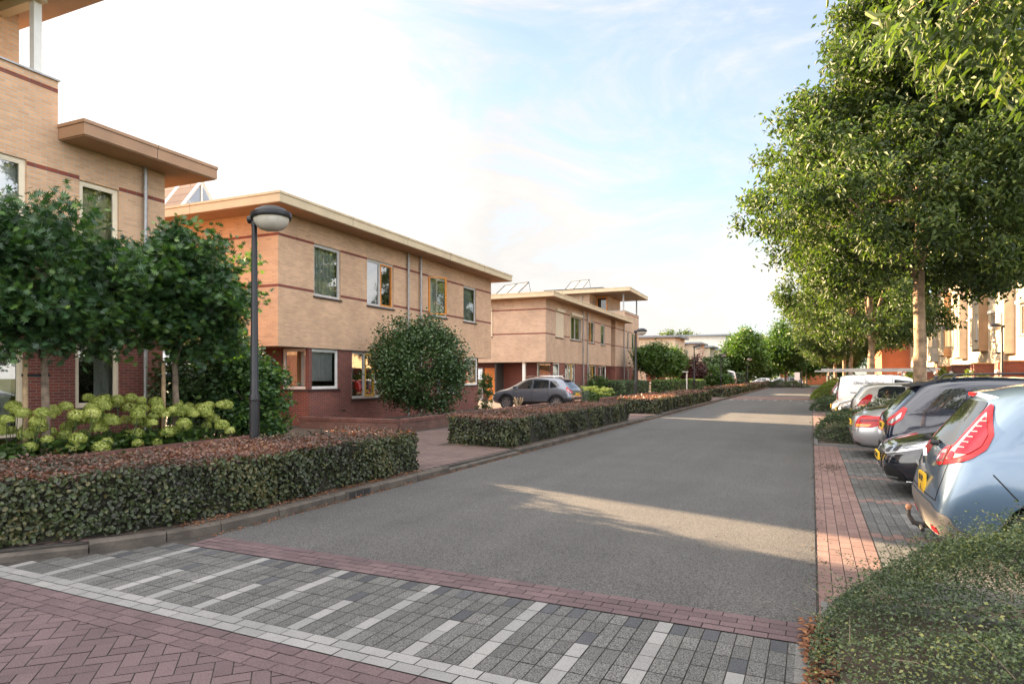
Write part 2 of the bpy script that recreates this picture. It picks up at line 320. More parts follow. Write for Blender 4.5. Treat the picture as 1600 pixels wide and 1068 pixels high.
# herringbone square of the junction
W_ = .105; c45 = math.cos(R(45)); ext = 90
for i in range(-ext, ext):
    for j in range(-ext, ext):
        d = (i - j) % 4
        if d == 0: u, v, hx, hy = i + 1, j + .5, W_ - .0035, W_ / 2 - .0035
        elif d == 3: u, v, hx, hy = i + .5, j + 1, W_ / 2 - .0035, W_ - .0035
        else: continue
        x = (u - v) * c45 * W_ - 3; y = (u + v) * c45 * W_ + 1.0
        if -9.5 < x < 5 and -1.2 < y < 3.0 and (x < .2 or y < 2): rc.append((x, y, hx, hy, R(45) + random.gauss(0, .006), 0.0, 0))
rc += courses(-10, .25, 2.75, 3.06, .004, 0, 'x', L=.21, inside=lambda x, y: kl_in(x, y))
rc += courses(-10, .25, 3.064, 3.27, .005, 2, 'x', L=.21, inside=lambda x, y: kl_in(x, y))
X0 = -5.55; PER = .928; cw = PER / 9
def zcol(x): return int(math.floor((x - X0 + cw / 2) / cw))
def zmat(x, y):
    k = zcol(x) % 9
    if k == 0: return 2
    if k == 5 or k == 4:
        if k == 4: 
            return 1
        return 2 if y < 3.86 else (3 if y < 4.0 else 1)
    if y > 4.36 and k in (1, 3, 5, 7): return 3
    if k in (2, 7) and 3.38 < y < 3.55: return 3
    return 1
xs = X0 - cw * 14.5
for i in range(60 + 14):
    xa = xs + i * cw
    if xa > -.1: break
    rc += courses(xa, xa + cw, 3.274, 4.46, .002, 1, 'y', L=.2, matf=lambda x, y: zmat(x, y), inside=lambda x, y: kl_in(x, y) or False)
# stagger every other column: shift handled by tone only near the bar rows
rc += courses(-.095, .03, 3.274, 4.46, .003, 5, 'y', L=.2)
rc += courses(-5.72, .03, 4.463, 4.83, .006, 0, 'x', L=.21)
tag(pavers('threshold_paving', rc, MZ), kind='structure')

# plateau further down the street
rp = courses(-5.7, .03, 50.6, 58, .002, 4, 'x', L=.21)
rp += [(x + .25, 49.3, .06 if i % 2 else .09, .35 if i % 2 else 1.0, 0, .006, 2) for i, x in enumerate(np.arange(-5.6, 0, .5))]
rp += courses(-5.7, .03, 48.2, 50.55, .001, 1, 'y', L=.2)
rp += courses(-5.7, .03, 58.05, 60.4, .001, 1, 'y', L=.2)
pavers('speed_table', rp, MZ)

# parking strip on the right
BAY = [5.65, 7.85, 10.0, 12.2, 14.55, 17.0]
BAY2 = [22.6, 25.2, 27.6, 30.0, 32.6]
rb = courses(.045, .57, 4.83, 66, .003, 4, 'y', L=.21)
def bmat(x, y):
    for b in BAY + BAY2 + [38.3, 40.8, 43.2, 45.6, 48]:
        if abs(y - b) < .11: return 4
    return 5 if (int(x * 10) % 7 == 3 and random.random() < .3) else 1
rb += courses(.575, 5.4, 4.83, 66, .002, 1, 'y', L=.21, matf=bmat)
pavers('parking_bays', rb, MZ)

# raised left side: kerb, footway, gardens
LP = [(x - .13, y) for x, y in KL] 
sheet('footway', [(-90, 1.2)] + [(x - .1, y) for x, y in KL] + [(-90, 118)], .085, JOINT, -.1)
def left_ok(x, y):
    for (xa, ya), (xb, yb) in zip(KL, KL[1:]):
        if ya <= y <= yb: return x < xa + (xb - xa) * (y - ya) / (yb - ya) - .2
    return False
rw = courses(-10.4, -5.9, 2.2, 62, .092, 0, 'x', L=.21, Wd=.105, inside=left_ok)
rw += courses(-15.6, -10.45, 28.0, 37.0, .092, 0, 'x', L=.21, Wd=.105)
pavers('footway_paving', rw, [P_WALK])
sheet('garden_soil', [(-16, 3), (-10.75, 3), (-11.3, 28), (-16, 28)], .12, SOIL, 0)
sheet('far_garden_soil', [(-17.5, 37.4), (-11.4, 37.4), (-12, 118), (-17.5, 118)], .12, SOIL, 0)
sheet('hedge_soil', [(-9.2, 2.15), (-7.7, 2.72), (-6.93, 3.38), (-6.47, 3.95), (-6.17, 4.52), (-6.0, 5.2), (-5.96, 5.9), (-5.96, 9.15), (-8.0, 9.15), (-8.0, 4.6), (-10.2, 3.6)], .098, SOIL)
sheet('verge_soil', [(-8.0, 12.9), (-5.96, 12.9), (-5.96, 23.4), (-8.0, 23.4)], .098, SOIL)
# kerb: separate stones along the line
def polyline_pts(pl, step):
    out = []
    for (xa, ya), (xb, yb) in zip(pl, pl[1:]):
        L = math.hypot(xb - xa, yb - ya); n = max(1, round(L / step))
        out += [(xa + (xb - xa) * i / n, ya + (yb - ya) * i / n) for i in range(n)]
    return out + [pl[-1]]
mb = MB(); pk = polyline_pts(KL, 1.0)
for i, ((xa, ya), (xb, yb)) in enumerate(zip(pk, pk[1:])):
    d = Vector((xb - xa, yb - ya, 0)); L = d.length; d.normalize(); n_ = Vector((-d.y, d.x, 0)); g = .006
    if 8.2 < (ya + yb) / 2 < 8.6: pass
    top = .105 if ya > 3.6 else .07
    if 9.6 < ya < 12.6 or 24 < ya < 27: top = .06
    a = Vector((xa, ya, 0)) + d * g; b = Vector((xb, yb, 0)) - d * g
    prof = [(-.0, -.05), (-.0, top - .02), (.02, top), (.13, top), (.13, -.05)]
    vs = [(a.x + n_.x * o, a.y + n_.y * o, z) for o, z in prof] + [(b.x + n_.x * o, b.y + n_.y * o, z) for o, z in prof]
    mb.add(vs, [(0, 1, 6, 5), (1, 2, 7, 6), (2, 3, 8, 7), (3, 4, 9, 8), (0, 4, 3, 2, 1), (5, 6, 7, 8, 9)])
tag(mb.build('kerb', CONC), kind='structure')
# gully in the kerb
g = empty('kerb_gully', (-5.812, 7.3, 0), 0, 'small kerb inlet with three dark slots in front of the nearest hedge', 'gully')
mb = MB(); mb.box(-.01, .012, -.28, .28, .0, .11)
for k in range(3): pass
mb.build('casing', CONC, g)
mb = MB()
for k in range(3): mb.box(.010, .020, -.23 + k * .16, -.10 + k * .16, .022, .095)
mb.build('grate', BLACK, g)

# right: edge stones of the planting islands, footway behind the bays
ISL = [(2.0, 5.35), (17.4, 21.7), (33.4, 37.6), (49.3, 53.6)]
for k, (ya, yb) in enumerate(ISL):
    mb = MB(); mb.box(.06, .14, ya if k else yb - .6, yb, -.05, .06 if k else .012); mb.box(.14, 5.2, yb - .1, yb, -.05, .06); mb.box(.14, 5.2, ya, ya + .1, -.05, .06)
    tag(mb.build('island_kerb', P_LGREY), kind='structure')
    sheet('island_soil', [(.14, ya + .1), (5.2, ya + .1), (5.2, yb - .1), (.14, yb - .1)], .03, SOIL)
sheet('right_footway', [(5.2, 2), (5.35, 2), (5.35, 118), (5.2, 118)], .09, CONC, -.05)
PVS = brick('footway_brick_bond', (.26, .17, .13), (.2, .12, .1), (.1, .08, .06), .21, .105, .006)
sheet('right_pavement', [(5.36, -2), (7.6, -2), (7.6, 118), (5.36, 118)], .08, tone_mat('path_slabs', (.27, .24, .2), (.3, .27, .22), .9, .2, 60, .2), -.05)
sheet('right_garden', [(7.61, -2), (12, -2), (12, 118), (7.61, 118)], .07, GRASSM, -.05)

# ---------------- houses ----------------
HO = Vector((-14.52, 14.4, 0)); HR = R(1.8)
class Ax:
    """maps (along, depth inward, z) of one wall to local house space"""
    def __init__(s, axis, P): s.axis = axis; s.P = P
    def p(s, u, d, z):
        if s.axis == 'x': return (s.P - d, u, z)
        if s.axis == '-x': return (s.P + d, u, z)
        return (u, s.P + d, z)
    def box(s, mb, u0, u1, d0, d1, z0, z1, m=0):
        a = s.p(u0, d0, z0); b = s.p(u1, d1, z1)
        mb.box(min(a[0], b[0]), max(a[0], b[0]), min(a[1], b[1]), max(a[1], b[1]), z0, z1, m)
def wall(mb, ax, u0, u1, z0, z1, holes=(), depth=.14, m=0):
    us = sorted({u0, u1, *[h[0] for h in holes], *[h[1] for h in holes]}); us = [u for u in us if u0 <= u <= u1]
    zs = sorted({z0, z1, *[h[2] for h in holes], *[h[3] for h in holes]}); zs = [z for z in zs if z0 <= z <= z1]
    for a, b in zip(us, us[1:]):
        for c, d in zip(zs, zs[1:]):
            mu, mz = (a + b) / 2, (c + d) / 2
            if any(h[0] < mu < h[1] and h[2] < mz < h[3] for h in holes): continue
            mb.quad(ax.p(a, 0, c), ax.p(b, 0, c), ax.p(b, 0, d), ax.p(a, 0, d), m)
    for h in holes:
        a, b, c, d = h[:4]; q = depth
        c_, d_ = max(c, z0), min(d, z1)
        mb.quad(ax.p(a, 0, c_), ax.p(a, q, c_), ax.p(a, q, d_), ax.p(a, 0, d_), m); mb.quad(ax.p(b, 0, c_), ax.p(b, q, c_), ax.p(b, q, d_), ax.p(b, 0, d_), m)
        if c >= z0: mb.quad(ax.p(a, 0, c), ax.p(b, 0, c), ax.p(b, q, c), ax.p(a, q, c), m)
        if d <= z1: mb.quad(ax.p(a, 0, d), ax.p(b, 0, d), ax.p(b, q, d), ax.p(a, q, d), m)
def frame_ring(mb, ax, u0, u1, z0, z1, w_, d0, d1, m=0):
    ax.box(mb, u0, u0 + w_, d0, d1, z0, z1, m); ax.box(mb, u1 - w_, u1, d0, d1, z0, z1, m)
    ax.box(mb, u0 + w_, u1 - w_, d0, d1, z0, z0 + w_, m); ax.box(mb, u0 + w_, u1 - w_, d0, d1, z1 - w_, z1, m)
def window(root, ax, u0, u1, z0, z1, fm=None, splits=(), sash=None, curt=None, sill=True, fw=.06, name='window', open_sash=None, blind=None):
    fm = fm or FGREY; mb = MB()
    frame_ring(mb, ax, u0 + .002, u1 - .002, z0 + .002, z1 - .002, fw, .05, .13)
    edges = [u0] + list(splits) + [u1]
    for s_ in splits: ax.box(mb, s_ - .03, s_ + .03, .05, .13, z0 + fw, z1 - fw)
    f = mb.build(name, fm, root)
    for i, (a, b) in enumerate(zip(edges, edges[1:])):
        a2 = a + (fw if i == 0 else .03); b2 = b - (fw if i == len(edges) - 2 else .03)
        if open_sash is not None and i == open_sash: continue
        sm = sash.get(i) if sash else None
        sb = MB(); frame_ring(sb, ax, a2 + .002, b2 - .002, z0 + fw + .002, z1 - fw - .002, .055 if sm else .03, .035 if sm else .06, .10)
        sb.build('sash', sm or fm, f)
        pb = MB(); pb.quad(ax.p(a2, .085, z0 + fw), ax.p(b2, .085, z0 + fw), ax.p(b2, .085, z1 - fw), ax.p(a2, .085, z1 - fw)); pb.build('pane', PANE, f)
    if sill:
        sb = MB(); ax.box(sb, u0 - .04, u1 + .04, -.05, .05, z0 - .055, z0 - .001); sb.build('sill', SILL, f)
    if curt:
        cm, spans = curt; cb = MB(); n = 0
        for (fa, fb, za) in spans:
            ua, ub = u0 + (u1 - u0) * fa, u0 + (u1 - u0) * fb; k = max(4, int((ub - ua) / .04))
            for q in range(k):
                p0, p1 = ua + (ub - ua) * q / k, ua + (ub - ua) * (q + 1) / k
                d0 = .24 + .025 * math.sin(q * 1.35); d1 = .24 + .025 * math.sin((q + 1) * 1.35)
                cb.quad(ax.p(p0, d0, z0 + (z1 - z0) * za), ax.p(p1, d1, z0 + (z1 - z0) * za), ax.p(p1, d1, z1), ax.p(p0, d0, z1))
        cb.build('curtain', cm, f, True)
    return f
def open_casement(root, ax, u, wd, z0, z1, ang, mat):
    """sash hinged at the u side and swung outward"""
    mb = MB(); L = wd; t = .05
    f = mb
    def P(s, d, z): 
        ca, sa = math.cos(ang), math.sin(ang); return ax.p(u + s * ca - d * sa * 0, -s * sa + d, z)
    def bar(s0, s1, za, zb): 
        vs = [P(s0, -.025, za), P(s1, -.025, za), P(s1, .025, za), P(s0, .025, za), P(s0, -.025, zb), P(s1, -.025, zb), P(s1, .025, zb), P(s0, .025, zb)]
        mb.add(vs, [(0, 3, 2, 1), (4, 5, 6, 7), (0, 1, 5, 4), (1, 2, 6, 5), (2, 3, 7, 6), (3, 0, 4, 7)])
    bar(0, t, z0, z1); bar(L - t, L, z0, z1); bar(t, L - t, z0, z0 + t); bar(t, L - t, z1 - t, z1)
    o = mb.build('open_sash', mat, root)
    pb = MB(); pb.quad(P(t, 0, z0 + t), P(L - t, 0, z0 + t), P(L - t, 0, z1 - t), P(t, 0, z1 - t)); pb.build('pane', PANE, o)
def shutter(root, ax, u0, u1, z0, z1, frac=1.0, housing=True):
    mb = MB(); ax.box(mb, u0 - .04, u1 + .04, -.17, .0, z1, z1 + .2); ax.box(mb, u0 - .03, u0 + .02, -.05, .0, z0, z1); ax.box(mb, u1 - .02, u1 + .03, -.05, .0, z0, z1)
    zl = z1 - (z1 - z0) * frac; k = int((z1 - zl) / .045)
    for i in range(k): ax.box(mb, u0 + .02, u1 - .02, -.035, -.015, zl + i * .045 + .003, zl + (i + 1) * .045 - .002)
    mb.build('roller_shutter', SHUT, root)
SHUT = simple('beige_shutter', (.62, .52, .38), .5, noise=.05)
def bands(root, ax, u0, u1, zs, gaps, proud=.003):
    for z in zs:
        cuts = sorted([g for g in gaps if g[2] < z + .05 < g[3]]); u = u0
        for g in cuts + [(u1, u1)]:
            if g[0] > u + .02: mb = MB(); ax.box(mb, u, g[0], -proud, .02, z, z + .085); mb.build('brick_band', RBb, root)
            u = max(u, g[1])
def flat_roof(root, x0, x1, y0, y1, z0, z1, fm, sm, name='roof', gravel=True):
    mb = MB(); mb.box(x0 + .03, x1 - .03, y0 + .03, y1 - .03, z0, z0 + .02, 1); mb.box(x0, x1, y0, y1, z0 + .021, z1 - .075, 0); mb.box(x0 - .02, x1 + .02, y0 - .02, y1 + .02, z1 - .068, z1, 0)
    mb.box(x0 + .15, x1 - .15, y0 + .15, y1 - .15, z1 + .002, z1 + .02, 2)
    k = max(2, round((y1 - y0) / 3.1))
    for i in range(1, k): yy = y0 + (y1 - y0) * i / k; mb.box(x1 - .01, x1 + .003, yy - .005, yy + .005, z0 + .021, z1 - .076, 3); mb.box(x1, x1 + .023, yy + .01 - .004, yy + .01 + .004, z1 - .069, z1 + .001, 3)
    k = max(2, round((x1 - x0) / 3.1))
    for i in range(1, k): xx = x0 + (x1 - x0) * i / k; mb.box(xx - .005, xx + .005, y0 - .003, y0 + .01, z0 + .021, z1 - .076, 3); mb.box(xx + .006, xx + .014, y0 - .023, y0, z1 - .069, z1 + .001, 3)
    return mb.build(name, [fm, sm, ROOF, SILL], root)
def downpipe(root, ax, u, z0, z1, r=.045):
    mb = MB(); mb.tube([ax.p(u, -.09, z0), ax.p(u, -.09, z1)], r, 10)
    for z in (z0 + .6, z0 + 2.2, z0 + 3.9, z1 - .5):
        if z < z1: mb.tube([ax.p(u, -.09, z), ax.p(u, -.09, z + .05)], r + .012, 10)
    mb.build('downpipe', ZINC, root, True)
def place_house(root, y): root.location = HO + Matrix.Rotation(HR, 3, 'Z') @ Vector((0, y, 0)); root.rotation_euler = (0, 0, HR)

def semi(y, L, label, yb, up_win, gr_win, mirror_pipes, near_gable, near_shutter=False, skylight=False):
    r = empty('semi_detached_house', label=label, cat='house'); place_house(r, y)
    A = Ax('x', .03); G = Ax('y', -.0); D = 6.1; inset = 1.4; ZS = 2.62; ZT = 6.66
    # upper storey
    mb = MB(); ho = [(a, b, 4.3, 6.0) for a, b, *_ in up_win]
    wall(mb, A, 0, L, ZS, ZT, ho); gh = [near_gable] if near_gable else []
    wall(mb, G, -D, .03, ZS, ZT, gh)
    mb.quad((-D, L, ZS), (.03, L, ZS), (.03, L, ZT), (-D, L, ZT)); mb.quad((-D, 0, ZS), (-D, L, ZS), (-D, L, ZT), (-D, 0, ZT))
    mb.build('upper_wall', yb, r)
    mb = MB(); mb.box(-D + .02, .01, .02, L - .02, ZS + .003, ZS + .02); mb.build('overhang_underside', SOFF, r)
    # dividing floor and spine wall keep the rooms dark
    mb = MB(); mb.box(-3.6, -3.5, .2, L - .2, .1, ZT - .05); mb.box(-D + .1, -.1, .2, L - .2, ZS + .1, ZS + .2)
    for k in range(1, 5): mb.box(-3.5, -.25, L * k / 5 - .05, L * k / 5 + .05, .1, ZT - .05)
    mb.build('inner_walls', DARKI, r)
    # ground storey with corner window
    B = Ax('x', -.02); Gg = Ax('y', inset); c0, c1 = inset, inset + 1.48
    mb = MB(); gho = [(a, b, z0, z1) for a, b, z0, z1, *_ in gr_win] + [(c0, c1, 1.29, ZS), (L - c1, L - c0, 1.29, ZS)]
    wall(mb, B, inset, L - inset, .05, ZS, gho)
    wall(mb, Gg, -D, -.02, .05, ZS, [(-1.12, -.02, 1.29, ZS), (-4.95, -4.05, .1, 2.3), (-5.9, -5.05, .1, 2.3)])
    mb.quad((-D, L - inset, .05), (-.02, L - inset, .05), (-.02, L - inset, ZS), (-D, L - inset, ZS))
    mb.quad((-D, inset, .05), (-D, L - inset, .05), (-D, L - inset, ZS), (-D, inset, ZS))
    mb.build('ground_floor_wall', RB, r)
    gaps = [(a, b, 4.2, 6.1) for a, b, *_ in up_win]
    bands(r, A, 0, L, [4.40, 5.94], gaps); bands(r, G, -D, .027, [4.40, 5.94], [(gh[0][0], gh[0][1], 4.2, 6.1)] if gh else [])
    for i, wn in enumerate(up_win):
        a, b, kind = wn[:3]
        if kind == 'plain': window(r, A, a, b, 4.3, 6.0, curt=(CURTG, [(.0, 1, 0)]))
        elif kind == 'or': window(r, A, a, b, 4.3, 6.0, splits=[a + (b - a) * .5], sash={1: FORG}, curt=(CURTG, [(0, .2, 0)]))
        elif kind == 'ol': window(r, A, a, b, 4.3, 6.0, splits=[a + (b - a) * .45], sash={0: FORG}, curt=(CURTG, [(.8, 1, 0)]))
        elif kind == 'open':
            window(r, A, a, b, 4.3, 6.0, splits=[a + (b - a) * .5], curt=(CURTG, [(.35, 1, 0)]), open_sash=0)
            open_casement(r, A, a + .04, .8, 4.36, 5.96, R(38), FORG)
        elif kind == 'shut': window(r, A, a, b, 4.3, 6.0); shutter(r, A, a, b, 4.3, 6.0)
        elif kind == 'half': window(r, A, a, b, 4.3, 6.0, splits=[a + (b - a) * .5], curt=(CURTG, [(.1, .4, 0)])); shutter(r, A, a + .0, b, 4.3, 6.0, .06)
    for a, b, z0, z1, sp, sm in gr_win:
        window(r, B, a, b, z0, z1, splits=sp, sash={1: sm} if sm else None, curt=(CURT, [(0, .25, .3), (.72, 1, .0)]))
    if near_gable: 
        if near_shutter: window(r, G, *near_gable); shutter(r, G, near_gable[0], near_gable[1], near_gable[2], near_gable[3] + .0)
        else: window(r, G, *near_gable, sash={0: FORG})
    # corner window: one frame round the corner
    window(r, B, c0 + .02, c1, 1.29, ZS - .02, curt=(CURT, [(0.05, .95, .2)]), fm=WHITE)
    window(r, Gg, -1.12, -.04, 1.29, ZS - .02, curt=(CURTO, [(.1, .95, .1)]), fm=WHITE)
    window(r, B, L - c1, L - c0 - .02, 1.29, ZS - .02, curt=(CURT, [(0.05, .95, .2)]), fm=WHITE)
    mb = MB(); Gg.box(mb, -4.94, -4.06, .03, .09, .1, 2.28); mb.build('front_door', DOOR, r)
    window(r, Gg, -5.9, -5.05, .1, 2.3, sill=False)
    mb = MB(); mb.box(-1.62, -1.44, .14, .32, .05, ZS); mb.box(-1.62, -1.44, L - .32, L - .14, .05, ZS); mb.build('porch_column', WHITE, r)
    flat_roof(r, -D - .1, .86, -.82, L + .82, 6.64, 6.97, FASC, SOFF)
    for vy in (3.05, 8.4, 12.2):
        mb = MB(); B.box(mb, vy, vy + .2, -.006, .02, .5, .56); mb.build('air_vent', BLACK, r)
    for u in mirror_pipes: downpipe(r, A, u, .1, 6.64)
    return r

GRWIN = [(3.6, 5.4, .92, 2.60, [4.38, 5.0], FOCH), (9.6, 11.4, .92, 2.60, [10.0, 10.62], FOCH)]
semi(0, 15.0, 'tan brick house with an open orange casement, behind the nearest street lamp', YB,
     [(1.58, 2.92, 'plain'), (4.42, 6.12, 'or'), (8.72, 10.35, 'open'), (11.95, 13.28, 'plain')], GRWIN, [7.05, 8.0], (-3.45, -2.4, 4.3, 6.0))
semi(23.1, 16.3, 'pinkish brick house with beige roller shutters, behind the parked grey crossover', YBp,
     [(1.87, 3.4, 'shut'), (4.93, 7.5, 'half'), (9.4, 11.1, 'ol'), (12.96, 14.27, 'plain')],
     [(4.0, 6.3, .85, 2.6, [4.7, 5.6], FOCH), (9.4, 11.8, .8, 2.6, [10.2, 11.0], FOCH), (12.4, 13.4, 1.1, 2.55, [], None)], [7.9, 9.0], (-5.3, -3.7, 4.3, 6.0), True)

def tower_house(name_label, ys, cat, fasc, yb, fm, windows_up, windows_gr, near, loggia=False, pipes=()):
    """ys = (low0, low1, tow0, tow1) in street order"""
    lo0, lo1, t0, t1 = ys
    r = empty('townhouse', label=name_label, cat=cat); place_house(r, 0)
    A = Ax('x', .03); B = Ax('x', -.01); D = 8.0; y0, y1 = min(lo0, t0), max(lo1, t1); ZS = 2.62
    mb = MB(); hl = [w_ for w_ in windows_up if lo0 <= w_[0] < lo1]; ht = [w_ for w_ in windows_up if t0 <= w_[0] < t1]
    wall(mb, A, lo0, lo1, ZS, 6.66, [w_[:4] for w_ in hl]); wall(mb, A, t0, t1, ZS, 7.86, [w_[:4] for w_ in ht])
    for yy in (y0, y1): mb.quad((-D, yy, ZS), (.03, yy, ZS), (.03, yy, 6.66), (-D, yy, 6.66))
    for yy in (t0, t1): mb.quad((-D, yy, 6.6), (.03, yy, 6.6), (.03, yy, 7.86), (-D, yy, 7.86))
    mb.quad((-.17, t0, 6.9), (-.17, t1, 6.9), (-.17, t1, 7.86), (-.17, t0, 7.86)); mb.quad((-D, y0, ZS), (-D, y1, ZS), (-D, y1, 7.8), (-D, y0, 7.8))
    mb.build('upper_wall', yb, r)
    mb = MB(); wall(mb, B, y0 + .02, y1 - .02, .05, ZS, [w_[:4] for w_ in windows_gr]); 
    for yy in (y0 + .02, y1 - .02): mb.quad((-D, yy, .05), (-.01, yy, .05), (-.01, yy, ZS), (-D, yy, ZS))
    mb.build('ground_floor_wall', RB, r)
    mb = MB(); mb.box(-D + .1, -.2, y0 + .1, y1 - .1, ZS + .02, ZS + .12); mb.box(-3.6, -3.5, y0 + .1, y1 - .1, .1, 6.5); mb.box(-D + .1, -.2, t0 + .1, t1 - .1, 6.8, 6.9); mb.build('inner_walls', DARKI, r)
    gp = [(w_[0], w_[1], w_[2] - .1, w_[3] + .1) for w_ in windows_up]
    bands(r, A, y0, y1, [4.40, 5.94], gp); bands(r, A, t0, t1, [7.62], []); G0 = Ax('y', y0); bands(r, G0, -D, .027, [4.40, 5.94], [])
    mb = MB(); mb.box(-.22, .07, t0 - .03, t1 + .03, 7.862, 7.90); mb.box(-D, -.22, t0 - .03, t0 + .22, 7.862, 7.90); mb.box(-D, -.22, t1 - .22, t1 + .03, 7.862, 7.90); mb.build('coping', ZINC, r)
    ylo, yhi = (lo0 - (.82 if lo0 < t0 else -.0), lo1 + (.82 if lo0 > t0 else 0))
    flat_roof(r, -D - .5, .86, ylo + (.005 if lo0 > t0 else 0), yhi, 6.64, 6.97, fasc, SOFF, 'low_roof')
    for w_ in windows_up: window(r, A, w_[0], w_[1], w_[2], w_[3], fm=fm, sill=fm is FGREY, fw=.075, **{**dict(curt=(CURTG, [(0, 1, 0)])), **(w_[4] if len(w_) > 4 else {})})
    for w_ in windows_gr: window(r, B, w_[0], w_[1], w_[2], w_[3], fm=fm, fw=.075, **(w_[4] if len(w_) > 4 else dict(curt=(CURT, [(.0, 1, .72), (.55, 1, .02)]))))
    for p in pipes: downpipe(r, A, p, .1, 6.64)
    if not loggia:
        mb = MB(); mb.box(-D, -1.3, t0, t1, 7.0, 9.58); mb.build('top_storey_wall', yb, r)
        mb = MB(); mb.box(-.2, -.05, t1 - .42, t1 - .27, 7.90, 9.55); mb.build('terrace_post', WHITE, r)
        mb = MB(); mb.box(-1.3, .1, t1 - .45, t1 - .25, 9.36, 9.575); mb.build('terrace_beam', FASC, r)
        flat_roof(r, -D - .8, .9, t0 - .8, t1 + .42, 9.58, 9.92, fasc, SOFF, 'top_roof')
    else:
        mb = MB(); mb.box(-D - 3, -3.2, t0 - .6, t1, 7.0, 9.5); mb.box(-3.2, -1.9, t0 + 1.5, t1, 7.0, 9.5); mb.build('top_storey_wall', yb, r)
        G1 = Ax('y', t0 + 1.5); mb = MB(); frame_ring(mb, G1, -3.1, -2.0, 7.3, 9.45, .13, -.05, -.004); f = mb.build('terrace_door', FORG, r)
        pb = MB(); G1.box(pb, -2.97, -2.13, -.03, -.006, 7.43, 9.32); pb.build('pane', CARG, f)
        mb = MB(); mb.box(-.2, -.08, t1 - .3, t1 - .18, 7.9, 9.5); mb.box(-.2, -.08, t0 + .2, t0 + .32, 7.9, 9.5); mb.build('terrace_post', ZINC, r)
        flat_roof(r, -D - 4, .9, t0 - 1.6, t1 + .4, 9.5, 9.86, fasc, SOFF, 'top_roof')
        G2 = Ax('y', t0 - .6); downpipe(r, G2, -3.9, 7, 9.5)
    return r
CARG = simple('dark_glass', (.012, .014, .016), .03, noise=0, spec=.8)
tower_house('three storey tan brick house with brown roof edges, leftmost in the street', (-6.3, -3.8, -16, -6.3), 'house', FASB, YB, FCREAM,
    [(-5.86, -4.97, 4.3, 5.95, dict(curt=(BLIND, [(0, 1, 0)]))), (-8.8, -6.9, 4.3, 6.05, dict(curt=(CURT, [(0, 1, 0)]), splits=[-7.8])), (-12.5, -10.5, 4.3, 6.0)],
    [(-5.92, -4.92, 1.02, 2.42, dict(curt=(CURT, [(.0, 1, .72), (.55, 1, .02)]))), (-9.2, -6.92, .5, 2.42, dict(curt=(CURT, [(.0, 1, .8), (.2, .95, .02)]), splits=[-8.0])), (-13, -11, .8, 2.42)], True, pipes=(-4.38,))
tower_house('three storey brick house with a roofed corner terrace, beyond the shuttered house', (40.9, 44.4, 44.4, 50.6), 'house', FASC, YBp, FGREY,
    [(45.4, 46.2, 4.2, 6.0), (47.4, 49.9, 4.2, 6.0, dict(splits=[48.6], sash={1: FORG}))], [(45.6, 46.4, .5, 2.5), (47.6, 50, .5, 2.5)], True, loggia=True, pipes=(43.9,))

# flower pot in the ground-floor window of the nearest house
def hw(u, d, z): return HO + Matrix.Rotation(HR, 3, 'Z') @ Vector((d, u, z)) 
pp = hw(-5.3, -.36, 1.06)
mb = MB(); mb.lathe([(.0, 0), (.07, 0), (.095, .06), (.10, .13), (.09, .17), (.08, .17), (.075, .15), (0, .15)], pp, 20)
pot = mb.build('flower_pot', simple('cream_ceramic', (.7, .64, .5), .4, noise=.03), smooth=True); tag(pot, 'round cream pot standing behind the ground floor window pane', 'pot')
mb = MB(); B_ = Ax('x', 0)
mb.box(-.32, 0, -.5, .5, 0, .03); sh = mb.build('window_shelf', DARKI); sh.location = hw(-5.42, -.22, 1.03) ; sh.rotation_euler = (0, 0, HR); tag(sh, 'dark inner shelf under the round cream pot', 'shelf')

# glazed roof lantern and solar collectors
def roof_item(name, label, cat, y, x, z, group=None, rz=0):
    e = empty(name, label=label, cat=cat, group=group); e.location = hw(y, x, z); e.rotation_euler = (0, 0, HR + rz); return e
TILE = brick('brown_roof_tiles', (.33, .21, .14), (.27, .17, .11), (.18, .1, .06), 3.2, .35, .02)
sk = roof_item('roof_lantern', 'gabled glass roof lantern rising between the two nearest houses', 'rooflight', 4.2, -8.6, 6.98)
ZB = 1.05; HW = 1.25; HH = 2.75
mb = MB(); mb.box(-6, .6, -HW, HW, 0, ZB); 
mb.build('base_wall', YB, sk)
mb = MB(); y1_ = .62
for s in (-1, 1):
    mb.tube([(y1_, s * HW, ZB), (y1_, 0, HH)], .07, 4); mb.tube([(-.62, s * HW, ZB), (-.62, 0, HH)], .07, 4); mb.tube([(-.62, s * HW, ZB), (.62, s * HW, ZB)], .07, 4)
mb.tube([(y1_, -HW, ZB), (y1_, HW, ZB)], .07, 4); mb.tube([(y1_, 0, ZB), (y1_, 0, HH)], .05, 4); mb.tube([(-.62, 0, HH), (.62, 0, HH)], .07, 4)
mb.build('frame', WHITE, sk)
mb = MB(); mb.add([(.6, -HW, ZB), (.6, HW, ZB), (.6, 0, HH)], [(0, 1, 2)]); mb.build('pane', PANE, sk)
mb = MB(); mb.quad((-6, HW, ZB), (.5, HW, ZB), (.5, 0, HH), (-6, 0, HH)); mb.quad((-6, -HW, ZB), (.5, -HW, ZB), (.5, 0, HH), (-6, 0, HH)); mb.build('tiled_slope', TILE, sk)
SOLM = simple('pale_solar_glass', (.30, .29, .27), .3, .2, .04, 2, spec=.8)
